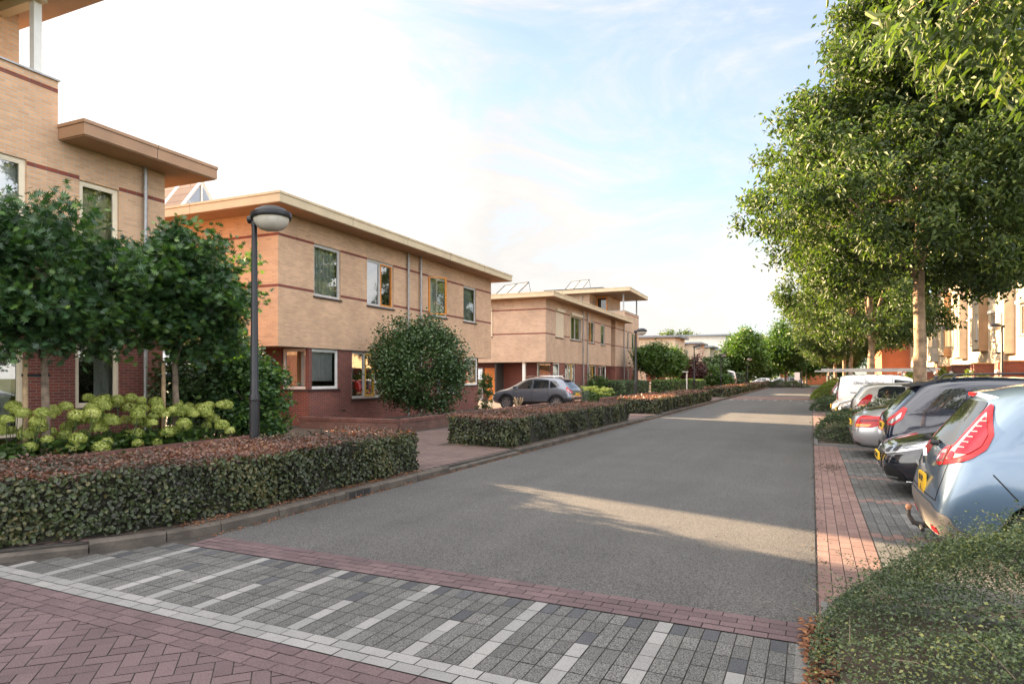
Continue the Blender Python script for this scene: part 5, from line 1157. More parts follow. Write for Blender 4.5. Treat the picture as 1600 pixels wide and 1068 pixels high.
def plate(root, x, z, txt, face, bvh=None, two=False):
    """face -1: rear plate looking to -x, +1: front plate"""
    f = empty('p'); bpy.data.objects.remove(f)
    mb = MB(); h = .11 if not two else .2; wd = .52 if not two else .34
    mb.box(-.012, .012, -wd / 2, wd / 2, -h / 2, h / 2); p = mb.build('number_plate', PLT, root); p.location = (x, 0, z)
    rot = (R(90), 0, R(-90)) if face < 0 else (R(90), 0, R(90))
    if two:
        for i, tt in enumerate(txt.split('/')): text_mesh(tt, .085, 'plate_lettering', DKP, p, (face * .0135, 0, .045 - i * .09), rot)
    else: text_mesh(txt, .10, 'plate_lettering', DKP, p, (face * .0135, 0, 0), rot)
    return p
CACHE = {}
def base_car(kind, stations, wheels, wr, name, label, color, cat, track, spokes=9, wd=.2, group=None, rimf=.68):
    if kind not in CACHE: CACHE[kind] = car_mesh(stations, wheels, wr)
    me, bvh = CACHE[kind]
    r = empty(name, label=label, cat=cat, group=group); m2 = me.copy(); m2.materials.clear(); b = link('body', m2, [color, ARCH], r)
    for x in wheels:
        for s in (1, -1): wheel(r, x, s * track, wr, wd, spokes, rimf)
    return r, bvh
def arch_trim(bvh, root, x, wr, wd, mat, name='wheel_arch_trim', a0=-8, a1=188, h=.04):
    rr_ = wr + .055; outer = [(x + (rr_ + wd) * math.cos(R(a)), wr + (rr_ + wd) * math.sin(R(a))) for a in range(a0, a1, 8)]; inner = [(x + rr_ * math.cos(R(a)), wr + rr_ * math.sin(R(a))) for a in range(a0, a1, 8)]
    side(bvh, outer + inner[::-1], mat, name, root, h=h, rr=0, off=.008)

# ---- the light blue MPV, rear towards the road (x grows into the bay) ----
MPV = [((.07, .0, .09, .15, .50), (.25, .50, .80, 1.02, 1.52), (.76, .82, .80, .76, .54)),
       ((.22, .10, .17, .26, .62), (.25, .52, .80, 1.02, 1.58), (.80, .885, .89, .85, .62)),
       ((.5, .45, .5, .55, .85), (.24, .5, .79, 1.02, 1.63), (.86, .92, .92, .875, .66)),
       S(1.15, .22, 1.01, 1.66, .92, .67), S(1.9, .21, .99, 1.66, .915, .67), S(2.5, .21, .97, 1.63, .915, .66), S(2.9, .21, .96, 1.56, .915, .63, 2.75),
       S(3.4, .21, .93, 1.10, .91, .66, 3.45), S(3.85, .22, .86, .97, .90, .64), ((4.12, 4.14, 4.12, 4.1, 4.05), (.22, .42, .62, .76, .86), (.80, .86, .85, .80, .60)), ((4.22, 4.32, 4.3, 4.25, 4.2), (.24, .42, .58, .70, .76), (.66, .70, .70, .68, .5))]
def mpv(loc, label, color, plate_txt):
    r, bv = base_car('mpv', MPV, [.82, 3.45], .33, 'parked_mpv', label, color, 'car', .80, 10)
    # rear glass, tailgate seams, lamps
    rear(bv, [(-.50, 1.06), (.50, 1.06), (.50, 1.30), (.41, 1.47), (-.41, 1.47), (-.50, 1.30)], CGL, 'rear_window', r, rr=.06, off=.007)
    rear(bv, strip(smooth_arc([(-.66, .60), (-.67, .85), (-.63, 1.06)]), .009), GAPM, 'tailgate_gap', r, True, rr=0, off=.004)
    rear(bv, strip([(-.66, .60), (.66, .60)], .009), GAPM, 'tailgate_gap', r, rr=0, off=.004)
    rear(bv, [(-.80, .28), (.80, .28), (.84, .50), (.55, .555), (-.55, .555), (-.84, .50)], TRIM, 'bumper_insert', r, rr=.03, off=.01)
    rear(bv, [(-.62, .30), (-.42, .30), (-.42, .345), (-.64, .36)], REDL, 'reflector', r, True, rr=.01, off=.016)
    for sg in (1, -1):          # tail lamp wraps the corner: seen obliquely
        kw = dict(h=.03, org=(.35, 0)); yaw = R(-58) * sg; fo = 0 if sg < 0 else -.008
        def T(pp): return [(q[0] * sg, q[1]) for q in pp]
        o = project(bv, T([(-.07, .95), (-.04, 1.01), (.05, 1.06), (.12, 1.07), (.16, 1.10), (.36, 1.455), (.40, 1.44), (.48, 1.20), (.455, 1.08), (.37, 1.0), (.28, .96), (.0, .885), (-.05, .89)]), yaw, REDL, 'tail_lamp', r, rr=.02, off=.012 + fo, **kw)
        if sg > 0: continue
        project(bv, T([(.12, .955), (.145, 1.045), (.20, 1.10), (.362, 1.38), (.378, 1.37), (.435, 1.2), (.41, 1.10), (.34, 1.035), (.27, .995)]), yaw, CLRL, 'lens', o, rr=.015, off=.017, **kw)
        project(bv, T([(.215, 1.02), (.24, 1.09), (.365, 1.33), (.382, 1.34), (.440, 1.2), (.415, 1.10), (.34, 1.03)]), yaw, REDD, 'lens', o, rr=.015, off=.021, **kw)
        for k in range(6): zz = 1.07 + .045 * k; x0 = .232 + .021 * k; project(bv, T([(x0, zz), (x0 + .07, zz + .003), (x0 + .07, zz + .010), (x0, zz + .009)]), yaw, CLRL, 'light_bar', o, rr=0, off=.026, **kw)
        project(bv, T([(-.045, .915), (.07, .925), (.085, 1.035), (.0, 1.015)]), yaw, CLRL, 'lens', o, rr=.015, off=.017, **kw); project(bv, T([(-.01, .93), (.06, .935), (.07, 1.0), (.01, .99)]), yaw, REDD, 'lens', o, rr=.01, off=.021, **kw)
        project(bv, T([(.14, .965), (.22, .98), (.22, 1.03), (.16, 1.035)]), yaw, REDD, 'lens', o, rr=.02, off=.022, **kw)
        project(bv, T([(.083, .905), (.095, .905), (.122, 1.07), (.110, 1.07)]), yaw, GAPM, 'joint', o, rr=0, off=.018, **kw)
    # spoiler, brake light, wiper, towbar, badge
    mb = MB(); n = 14; vs = []
    for i in range(n + 1):
        y = -.60 + 1.2 * i / n; q = abs(y) / .6; vs += [(.44 + .20 * q ** 2.5, y, 1.555 - .10 * q ** 3), (.42 + .20 * q ** 2.5, y, 1.515 - .12 * q ** 3), (.60 + .1 * q ** 2, y, 1.50 - .1 * q ** 3), (.95, y, 1.645 - .05 * q ** 3)]
    fs = [];
    for i in range(n): b = i * 4; fs += [(b, b + 1, b + 5, b + 4), (b + 1, b + 2, b + 6, b + 5), (b + 3, b, b + 4, b + 7), (b + 2, b + 3, b + 7, b + 6)]
    fs += [(0, 3, 2, 1), (n * 4, n * 4 + 1, n * 4 + 2, n * 4 + 3)]
    mb.add(vs, fs); sp = mb.build('roof_spoiler', color, r, True)
    mb = MB(); mb.box(.412, .44, -.11, .11, 1.52, 1.55); mb.build('brake_light', REDL, sp)
    mb = MB(); mb.tube([(.15, 0, 1.055), (.10, 0, 1.06), (.085, 0, 1.065)], [.03, .03, .022], 10); mb.tube([(.105, 0, 1.075), (.12, .25, 1.10), (.125, .42, 1.105)], [.014, .011, .008], 6); mb.box(.085, .12, .05, .48, 1.085, 1.10); mb.build('rear_wiper', BLACK, r)
    mb = MB(); mb.tube([(.30, 0, .26), (.02, 0, .24), (-.06, 0, .26), (-.10, 0, .33), (-.10, 0, .385)], [.03, .028, .024, .02, .017], 10); mb.tube([(.0, -.05, .24), (.0, -.14, .22)], .02, 8); tb = mb.build('towbar', BLACK, r, True)
    mb = MB(); mb.lathe([(0, .03), (.018, .025), (.028, .01), (.028, -.005), (.018, -.025), (0, -.03)], (-.10, 0, .41), 16); mb.build('tow_ball', simple('worn_tennis_cap', (.30, .14, .08), .7), tb, True)
    mb = MB(); dm = [(0, .075), (.035, 0), (0, -.075), (-.035, 0)]; di = [(0, .035), (.016, 0), (0, -.035), (-.016, 0)]
    mb.add([(.02, y, .93 + z) for y, z in dm] + [(.02, y, .93 + z) for y, z in di] + [(.05, y, .93 + z) for y, z in dm], [(i, (i + 1) % 4, 4 + (i + 1) % 4, 4 + i) for i in range(4)] + [(i, 8 + i, 8 + (i + 1) % 4, (i + 1) % 4) for i in range(4)]); mb.build('badge', CHR, r)
    plate(r, .015, .665, plate_txt, -1, two=True)
    text_mesh('Scenic', .06, 'model_lettering', CHR, r, (.035, .48, .80), (R(90), 0, R(-90)))
    # flank
    side(bv, [(.78, 1.10), (1.22, 1.06), (1.24, 1.50), (.98, 1.49)], CGL, 'side_window', r, rr=.05); side(bv, [(1.28, 1.05), (2.12, 1.03), (2.10, 1.50), (1.30, 1.51)], CGL, 'side_window', r, rr=.04); side(bv, [(2.2, 1.03), (3.1, 1.0), (2.62, 1.46), (2.2, 1.49)], CGL, 'side_window', r, rr=.04)
    front(bv, [(-.60, 1.12), (.60, 1.12), (.50, 1.5), (-.50, 1.5)], CGL, 'windscreen', r, rr=.05)
    for q in ([(1.26, .95), (1.2, .7), (1.02, .45), (.98, .3)], [(1.26, .95), (1.25, 1.4)], [(2.16, 1.5), (2.16, .3)], [(3.2, 1.0), (3.15, .3)]): side(bv, strip(smooth_arc(q), .009), GAPM, 'door_gap', r, rr=0, off=.003, h=.06)
    side(bv, strip(smooth_arc([(.40, .88), (.62, .62), (.80, .50)], 8), .010), GAPM, 'bumper_gap', r, rr=0, off=.004, h=.05)
    side(bv, strip(smooth_arc([(.80, 1.44), (1.02, 1.53), (.62, 1.44), (.56, 1.40)], 8)[:14], .010), GAPM, 'roof_gap', r, rr=0, off=.004, h=.05)
    arch_trim(bv, r, .82, .33, .05, color)
    front(bv, [(.35, .62), (.80, .70), (.78, .84), (.5, .78)], CLRL, 'headlight', r, True)
    mb = MB(); mb.tube([(1.0, -.0, 1.66), (1.05, 0, 1.69)], [.04, .025], 8); mb.tube([(1.05, 0, 1.69), (.93, 0, 2.03)], [.008, .004], 5); mb.build('aerial', BLACK, r)
    r.location = loc; return r
mpv((.97, 7.42, 0), 'light blue car seen from behind with tall red tail lamps and a towbar', PNT['blue'], '68-LSP/4')

# ---- black hatchback, nose towards the road ----
HATCH = [((.12, .03, .06, .10, .42), (.26, .48, .72, .92, 1.30), (.66, .74, .73, .69, .48)), ((.2, .12, .14, .2, .52), (.24, .46, .7, .92, 1.38), (.76, .835, .83, .79, .56)), ((.5, .45, .47, .5, .78), (.2, .45, .7, .92, 1.42), (.82, .865, .86, .815, .60)),
         S(1.1, .19, .91, 1.46, .865, .61), S(1.8, .18, .90, 1.455, .865, .61), S(2.35, .18, .89, 1.41, .865, .60, 2.2), S(2.6, .18, .89, 1.33, .865, .58, 2.45), S(3.02, .19, .88, .98, .86, .62, 3.08), S(3.4, .19, .82, .90, .85, .62),
         ((3.66, 3.68, 3.66, 3.62, 3.55), (.19, .40, .60, .72, .83), (.78, .83, .82, .78, .60)), ((3.84, 3.93, 3.92, 3.84, 3.74), (.2, .38, .56, .68, .76), (.62, .68, .69, .66, .5))]
def hatch(loc, label, color, name='parked_hatchback', rz=math.pi, detail=True, txt='TG-318-V', scale=1, group=None, lamp_y=.0, cat='car'):
    r, bv = base_car('hatch', HATCH, [.66, 3.2], .30, name, label, color, cat, .755, 5, group=group)
    side(bv, [(.62, 1.0), (.98, .97), (1.0, 1.34), (.84, 1.31)], CGL, 'side_window', r, rr=.05); side(bv, [(1.04, .96), (1.72, .95), (1.72, 1.36), (1.08, 1.35)], CGL, 'side_window', r, rr=.04); side(bv, [(1.79, .95), (2.66, .93), (2.26, 1.28), (1.8, 1.35)], CGL, 'side_window', r, rr=.04)
    rear(bv, [(-.50, .98), (.50, .98), (.43, 1.30), (-.43, 1.30)], CGL, 'rear_window', r, rr=.07); front(bv, [(-.60, .98), (.60, .98), (.48, 1.32), (-.48, 1.32)], CGL, 'windscreen', r, rr=.06)
    for q in ([(1.02, .9), (.98, .6), (.95, .35)], [(1.76, 1.34), (1.76, .27)], [(2.76, .9), (2.7, .28)]): side(bv, strip(smooth_arc(q), .009), GAPM, 'door_gap', r, rr=0, off=.003, h=.07)
    for sg in (1, -1):
        def T(pp): return [(-q[0] * sg, q[1]) for q in pp]
        yw = math.pi + R(58) * sg; kw = dict(h=.035, org=(3.6, 0))
        o = project(bv, T([(-.10, .60), (-.06, .68), (.12, .74), (.45, .80), (.72, .855), (.62, .75), (.34, .665), (.05, .60)]), yw, CLRL, 'headlight', r, rr=.02, off=.01, **kw)
        project(bv, T([(-.04, .615), (.08, .63), (.10, .70), (.0, .68)]), yw, BLACK, 'lamp_bowl', o, rr=.02, off=.015, **kw); project(bv, T([(.14, .645), (.22, .66), (.24, .73), (.16, .72)]), yw, BLACK, 'lamp_bowl', o, rr=.03, off=.015, **kw); project(bv, T([(.30, .70), (.56, .77), (.56, .782), (.30, .715)]), yw, CHR, 'light_bar', o, rr=0, off=.015, **kw)
        project(bv, T([(-.10, .25), (.34, .27), (.24, .40), (.10, .46), (.0, .42)]), yw, ARCH, 'fog_lamp', r, rr=.04, off=.01, **kw); project(bv, T([(-.02, .27), (.24, .285), (.20, .31), (.0, .30)]), yw, CHR, 'fog_trim', r, rr=.01, off=.015, **kw)
    g = front(bv, [(-.36, .64), (.36, .64), (.26, .36), (-.26, .36)], BLACK, 'grille', r, rr=.03, off=.008, h=.05)
    for z in (.615, .50, .455, .41): front(bv, [(-.36 + (.64 - z) * .33, z), (.36 - (.64 - z) * .33, z), (.36 - (.64 - z) * .33, z + .014), (-.36 + (.64 - z) * .33, z + .014)], CHR, 'grille_bar', g, rr=0, off=.014, h=.05)
    front(bv, strip([(.38, .65), (.28, .35), (-.28, .35), (-.38, .65)], .018), CHR, 'grille_surround', g, rr=0, off=.015, h=.04)
    front(bv, [(-.72, .235), (.72, .235), (.70, .252), (-.70, .252)], CHR, 'bumper_lip', r, rr=0, off=.016, h=.05)
    plate(r, 3.975, .53, txt, 1)
    rear(bv, [(.52, .72), (.72, .74), (.74, .92), (.58, .90)], REDL, 'tail_lamp', r, True, rr=.03, off=.012); plate(r, .0, .55, txt, -1)
    mb = MB()
    for s in (1, -1): mb.add([(2.62, s * .84, .98), (2.70, s * .98, .97), (2.72, s * 1.0, 1.09), (2.64, s * .86, 1.08), (2.52, s * .86, .97), (2.56, s * .99, .97), (2.57, s * 1.0, 1.09), (2.54, s * .86, 1.08)], [(0, 1, 2, 3), (4, 7, 6, 5), (0, 4, 5, 1), (1, 5, 6, 2), (2, 6, 7, 3), (3, 7, 4, 0)])
    mb.build('wing_mirror', color, r, True)
    r.location = loc; r.rotation_euler = (0, 0, rz); r.scale = (scale,) * 3; return r
L0 = .82
hatch((L0 + 4.05, 11.1, 0), 'black hatchback parked nose out, between the light blue car and the navy one', PNT['black'])

# ---- SUV / estate, rear to the road ----
SUV = [((.12, .02, .06, .12, .52), (.32, .55, .82, 1.04, 1.48), (.72, .80, .80, .76, .54)), ((.2, .11, .15, .22, .62), (.3, .54, .82, 1.04, 1.56), (.82, .885, .885, .845, .60)), ((.5, .45, .48, .52, .85), (.26, .53, .81, 1.04, 1.61), (.87, .91, .91, .865, .64)),
       S(1.2, .24, 1.03, 1.655, .91, .65), S(2.0, .24, 1.01, 1.65, .91, .65), S(2.6, .24, .99, 1.60, .91, .64, 2.45), S(2.95, .24, .98, 1.50, .91, .61, 2.75), S(3.4, .25, .97, 1.08, .905, .66, 3.45), S(3.9, .25, .90, 1.0, .895, .66),
       ((4.2, 4.22, 4.2, 4.15, 4.1), (.27, .48, .68, .83, .93), (.82, .88, .87, .83, .64)), ((4.3, 4.4, 4.38, 4.3, 4.2), (.3, .48, .62, .76, .83), (.68, .74, .74, .7, .52))]
def suv(loc, label, color, rz=0, name='parked_suv', kind='suv', rails=CHR, txt='31-KXB-7', scale=(1, 1, 1), z_skirt=True):
    r, bv = base_car('suv', SUV, [.82, 3.5], .345, name, label, color, 'car', .80, 9, wd=.22, rimf=.70)
    rear(bv, [(-.52, 1.09), (.52, 1.09), (.44, 1.45), (-.44, 1.45)], CGL, 'rear_window', r, rr=.08)
    for pz in ([(.66, 1.17), (1.16, 1.10), (1.18, 1.47), (.90, 1.44)], [(1.24, 1.10), (2.06, 1.07), (2.06, 1.50), (1.26, 1.49)], [(2.14, 1.06), (3.08, 1.03), (2.62, 1.36), (2.4, 1.46), (2.14, 1.50)]): side(bv, pz, CGL, 'side_window', r, rr=.05)
    front(bv, [(-.62, 1.08), (.62, 1.08), (.5, 1.46), (-.5, 1.46)], CGL, 'windscreen', r, rr=.05)
    for q in ([(1.2, 1.08), (1.28, .95), (1.26, .8), (1.12, .6)], [(2.10, 1.5), (2.10, .45)], [(3.15, 1.0), (3.05, .45)]): side(bv, strip(smooth_arc(q), .010), GAPM, 'door_gap', r, rr=0, off=.003, h=.07)
    side(bv, [(1.95, .93), (2.03, .93), (2.03, .955), (1.84, .955), (1.84, .93)], CHR, 'door_handle', r, rr=.01, off=.02, thick=.018); side(bv, [(2.98, .90), (2.82, .90), (2.82, .925), (2.98, .925)], CHR, 'door_handle', r, rr=.01, off=.02, thick=.018)
    if z_skirt:
        arch_trim(bv, r, .82, .345, .075, BLACK); arch_trim(bv, r, 3.5, .345, .075, BLACK)
        side(bv, [(1.22, .26), (3.1, .26), (3.1, .44), (1.22, .44)], BLACK, 'side_skirt', r, rr=.02, off=.01); rear(bv, [(-.84, .33), (.84, .33), (.84, .56), (.5, .60), (-.5, .60), (-.84, .56)], BLACK, 'bumper_insert', r, rr=.04, off=.012)
        rear(bv, [(-.5, .47), (.5, .47), (.5, .52), (-.5, .52)], CHR, 'bumper_bar', r, rr=.01, off=.018)
        side(bv, [(.12, .33), (.45, .33), (.45, .60), (.12, .58)], BLACK, 'bumper_corner', r, rr=.02, off=.01)
    for sg in (1, -1):
        f_ = lambda pp: [(a * sg, b) for a, b in pp]
        o = project(bv, f_([(.10, .86), (.26, .84), (.40, .96), (.43, 1.12), (.36, 1.15), (.26, 1.02), (.12, .96)]), R(-58) * sg, REDL, 'tail_lamp', r, rr=.02, off=.012, h=.04, org=(.35, 0))
        project(bv, f_([(.15, .875), (.25, .87), (.36, .98), (.37, 1.06), (.27, .96)]), R(-58) * sg, CLRL, 'lens', o, rr=.02, off=.018, h=.04, org=(.35, 0))
        front(bv, f_([(.48, .70), (.84, .78), (.82, .9), (.55, .82)]), CLRL, 'headlight', r, rr=.02)
        mb = MB(); mb.tube([(1.0, sg * .60, 1.60), (1.08, sg * .60, 1.685), (2.2, sg * .60, 1.70), (2.5, sg * .59, 1.65), (2.62, sg * .585, 1.58)], .018, 6); mb.build('roof_rail', rails, r, True)
        mb = MB(); mb.add([(2.95, sg * .88, 1.04), (3.05, sg * 1.03, 1.03), (3.06, sg * 1.05, 1.17), (2.98, sg * .9, 1.15), (2.82, sg * .9, 1.03), (2.88, sg * 1.04, 1.03), (2.89, sg * 1.05, 1.17), (2.84, sg * .9, 1.15)], [(0, 1, 2, 3), (4, 7, 6, 5), (0, 4, 5, 1), (1, 5, 6, 2), (2, 6, 7, 3), (3, 7, 4, 0)]); mb.build('wing_mirror', color, r, True)
    plate(r, .03, .80, txt, -1)
    mb = MB(); mb.add([(.40, -.5, 1.50), (.40, .5, 1.50), (.80, .52, 1.60), (.80, -.52, 1.60), (.42, -.5, 1.475), (.42, .5, 1.475), (.8, .52, 1.54), (.8, -.52, 1.54)], [(0, 3, 2, 1), (4, 5, 6, 7), (0, 1, 5, 4), (1, 2, 6, 5), (2, 3, 7, 6), (3, 0, 4, 7)]); mb.build('roof_spoiler', BLACK if color is PNT['navy'] else color, r)
    mb = MB(); mb.tube([(.85, 0, 1.62), (.9, 0, 1.66)], [.04, .02], 6); mb.tube([(.9, 0, 1.66), (.74, 0, 1.80)], .006, 4); mb.build('aerial', BLACK, r)
    r.location = loc; r.rotation_euler = (0, 0, rz); r.scale = scale; return r
sv_ = suv((1.12, 13.45, 0), 'dark navy estate car with roof rails, seen from behind beyond the black hatchback', PNT['navy'], scale=(1, .97, 1.03), z_skirt=False, rails=BLACK)
side(CACHE['suv'][1], [(.05, .3), (.06, .3), (.06, .31)], PNT['navy'], 'x', sv_, both=False) if False else None
# grey crossover on the driveway, side on, nose to the left
suv((-10.15, 29.15, .095), 'grey crossover parked side on in the driveway between the two big houses', PNT['grey'], rz=math.pi, name='parked_crossover', scale=(.975, .97, .965))

# ---- silver coupe ----
COUPE = [((.12, .03, .06, .10, .30), (.25, .45, .66, .84, .98), (.64, .74, .74, .70, .54)), ((.2, .12, .14, .18, .42), (.22, .43, .65, .85, 1.02), (.76, .84, .84, .80, .62)), ((.55, .5, .52, .55, .85), (.19, .42, .64, .86, 1.10), (.82, .87, .87, .82, .60)),
         S(1.2, .18, .86, 1.24, .87, .56, 1.4), S(1.75, .17, .84, 1.30, .87, .55, 1.9), S(2.3, .17, .83, 1.27, .865, .55), S(2.6, .17, .82, 1.18, .865, .54, 2.55), S(3.05, .18, .80, .90, .86, .62, 3.1), S(3.5, .18, .74, .82, .85, .6), ((3.95, 3.97, 3.95, 3.9, 3.85), (.18, .36, .52, .64, .72), (.76, .81, .8, .76, .6)), ((4.18, 4.26, 4.24, 4.18, 4.1), (.2, .36, .48, .58, .64), (.58, .64, .64, .62, .5))]
def coupe(loc, label, color):
    r, bv = base_car('coupe', COUPE, [.85, 3.4], .31, 'parked_coupe', label, color, 'car', .76, 5)
    project(bv, [(-.5, .99), (.5, .99), (.46, 1.20), (-.46, 1.20)], 0, CGL, 'rear_window', r, rr=.05, h=.035)
    side(bv, [(1.25, .95), (1.75, .93), (1.78, 1.2), (1.55, 1.18)], CGL, 'side_window', r, rr=.04); side(bv, [(1.82, .93), (2.75, .89), (2.4, 1.12), (1.85, 1.2)], CGL, 'side_window', r, rr=.04); front(bv, [(-.58, .93), (.58, .93), (.46, 1.18), (-.46, 1.18)], CGL, 'windscreen', r, rr=.05)
    for sg in (1, -1):
        f_ = lambda pp: [(a * sg, b) for a, b in pp]
        o = project(bv, f_([(.50, .66), (.74, .65), (.86, .73), (.90, .87), (.52, .89)]), R(-30) * sg, REDL, 'tail_lamp', r, rr=.03, off=.012, h=.035, org=(.35, 0)); project(bv, f_([(.53, .67), (.70, .665), (.74, .72), (.54, .72)]), R(-30) * sg, ORL, 'lens', o, rr=.02, off=.017, h=.035, org=(.35, 0)); project(bv, f_([(.58, .77), (.78, .78), (.80, .82), (.59, .82)]), R(-30) * sg, REDD, 'lens', o, rr=.01, off=.017, h=.035, org=(.35, 0))
    rear(bv, strip([(-.80, .59), (.80, .59)], .009), GAPM, 'bumper_gap', r, rr=0, off=.004); rear(bv, [(-.7, .24), (.7, .24), (.72, .34), (-.72, .34)], BLACK, 'bumper_insert', r, rr=.02, off=.006); rear(bv, [(-.62, .46), (-.55, .46), (-.55, .51), (-.62, .51)], REDD, 'reflector', r, True, rr=0)
    plate(r, .02, .72, '42-FD-NJ', -1); mb = MB(); mb.tube([(.14, 0, .985), (.2, .3, 1.0), (.25, .42, 1.01)], [.012, .009, .006], 5); mb.build('rear_wiper', BLACK, r)
    for q in ([(1.5, .9), (1.42, .6), (1.3, .3)], [(2.7, .85), (2.62, .3)]): side(bv, strip(smooth_arc(q), .009), GAPM, 'door_gap', r, rr=0, off=.003)
    r.location = loc; return r
coupe((.74, 15.85, 0), 'silver coupe seen from behind with orange red tail lamps, before the shrub mound', PNT['silver'])

# ---- compact hatchback, rear to the road ----
CITY = [((.10, .03, .05, .09, .34), (.26, .5, .76, .96, 1.34), (.64, .72, .72, .69, .50)), ((.18, .1, .12, .17, .44), (.24, .48, .74, .96, 1.41), (.74, .80, .80, .77, .57)), ((.45, .4, .42, .45, .65), (.2, .46, .72, .95, 1.46), (.79, .83, .83, .79, .60)),
        S(1.0, .18, .94, 1.485, .83, .61), S(1.6, .18, .92, 1.48, .83, .61), S(2.1, .18, .91, 1.43, .83, .6, 2.0), S(2.3, .18, .9, 1.36, .83, .58, 2.2), S(2.75, .19, .88, 1.0, .825, .6, 2.8), S(3.05, .19, .82, .9, .82, .6), ((3.3, 3.32, 3.3, 3.27, 3.2), (.2, .4, .58, .72, .82), (.74, .79, .78, .75, .58)), ((3.44, 3.52, 3.5, 3.44, 3.36), (.22, .38, .54, .66, .74), (.58, .64, .64, .62, .48))]
def city(loc, label, color, txt='77-ZGR-2', scale=1, group=None):
    r, bv = base_car('city', CITY, [.55, 2.95], .285, 'parked_hatchback', label, color, 'car', .72, 6, group=group)
    rear(bv, [(-.5, 1.02), (.5, 1.02), (.44, 1.33), (-.44, 1.33)], CGL, 'rear_window', r, rr=.08); side(bv, [(.72, 1.03), (1.5, .98), (1.52, 1.38), (.98, 1.39), (.78, 1.30)], CGL, 'side_window', r, rr=.07); side(bv, [(1.6, .98), (2.45, .95), (2.05, 1.33), (1.62, 1.38)], CGL, 'side_window', r, rr=.05); front(bv, [(-.56, 1.0), (.56, 1.0), (.46, 1.34), (-.46, 1.34)], CGL, 'windscreen', r, rr=.05)
    for sg in (1, -1):
        o = project(bv, [(.56 * sg, .74), (.74 * sg, .74), (.80 * sg, .86), (.78 * sg, 1.12), (.70 * sg, 1.14), (.60 * sg, .9)], R(-35) * sg, REDL, 'tail_lamp', r, rr=.03, off=.012, h=.04, org=(.3, 0)); project(bv, [(.60 * sg, .75), (.74 * sg, .755), (.77 * sg, .81), (.61 * sg, .81)], R(-35) * sg, ORL, 'lens', o, rr=.02, off=.018, h=.04, org=(.3, 0))
    rear(bv, [(-.42, .66), (.42, .66), (.42, .98), (-.42, .98)], BLACK, 'tailgate_trim', r, rr=.04); plate(r, .0, .58, txt, -1); mb = MB(); mb.tube([(.60, 0, 1.45), (.42, 0, 1.62)], .006, 4); mb.build('aerial', BLACK, r)
    side(bv, strip(smooth_arc([(.95, .93), (.88, .6), (.92, .3)]), .009), GAPM, 'door_gap', r, rr=0, off=.003); side(bv, strip([(1.56, 1.38), (1.56, .26)], .009), GAPM, 'door_gap', r, rr=0, off=.003); side(bv, [(1.42, .86), (1.3, .86), (1.3, .88), (1.42, .88)], CHR, 'door_handle', r, rr=0, off=.02, thick=.018)
    r.location = loc; r.scale = (scale,) * 3; return r
city((1.15, 24.1, 0), 'champagne silver small hatchback just beyond the largest trunk, seen from behind', PNT['beige'])
hatch((L0 + 3.97, 26.6, 0), 'dark grey hatchback parked nose out beside the champagne silver one', PNT['dgrey'], txt='KB-904-X')
hatch((L0 + 3.85, 28.9, 0), 'silver hatchback parked nose out next to the white van', PNT['silver'], txt='9-THX-61')

# ---- white van with ladder ----
VAN = [((.10, .02, .03, .05, .16), (.34, .60, .92, 1.14, 1.68), (.74, .82, .82, .81, .66)), ((.16, .08, .08, .10, .24), (.3, .58, .9, 1.14, 1.74), (.82, .88, .885, .87, .72)), ((.5, .45, .46, .48, .55), (.26, .56, .88, 1.13, 1.78), (.88, .90, .90, .885, .75)),
       S(1.2, .22, 1.1, 1.80, .90, .76), S(2.2, .22, 1.05, 1.79, .90, .75), S(2.7, .22, 1.02, 1.72, .90, .70, 2.6), S(3.0, .22, 1.0, 1.60, .90, .66, 2.85), S(3.55, .22, .98, 1.10, .90, .66, 3.6), S(3.95, .23, .86, .96, .88, .64), ((4.2, 4.22, 4.2, 4.16, 4.1), (.24, .45, .65, .78, .88), (.8, .86, .85, .8, .62)), ((4.3, 4.4, 4.38, 4.32, 4.24), (.26, .44, .6, .7, .78), (.64, .7, .7, .68, .5))]
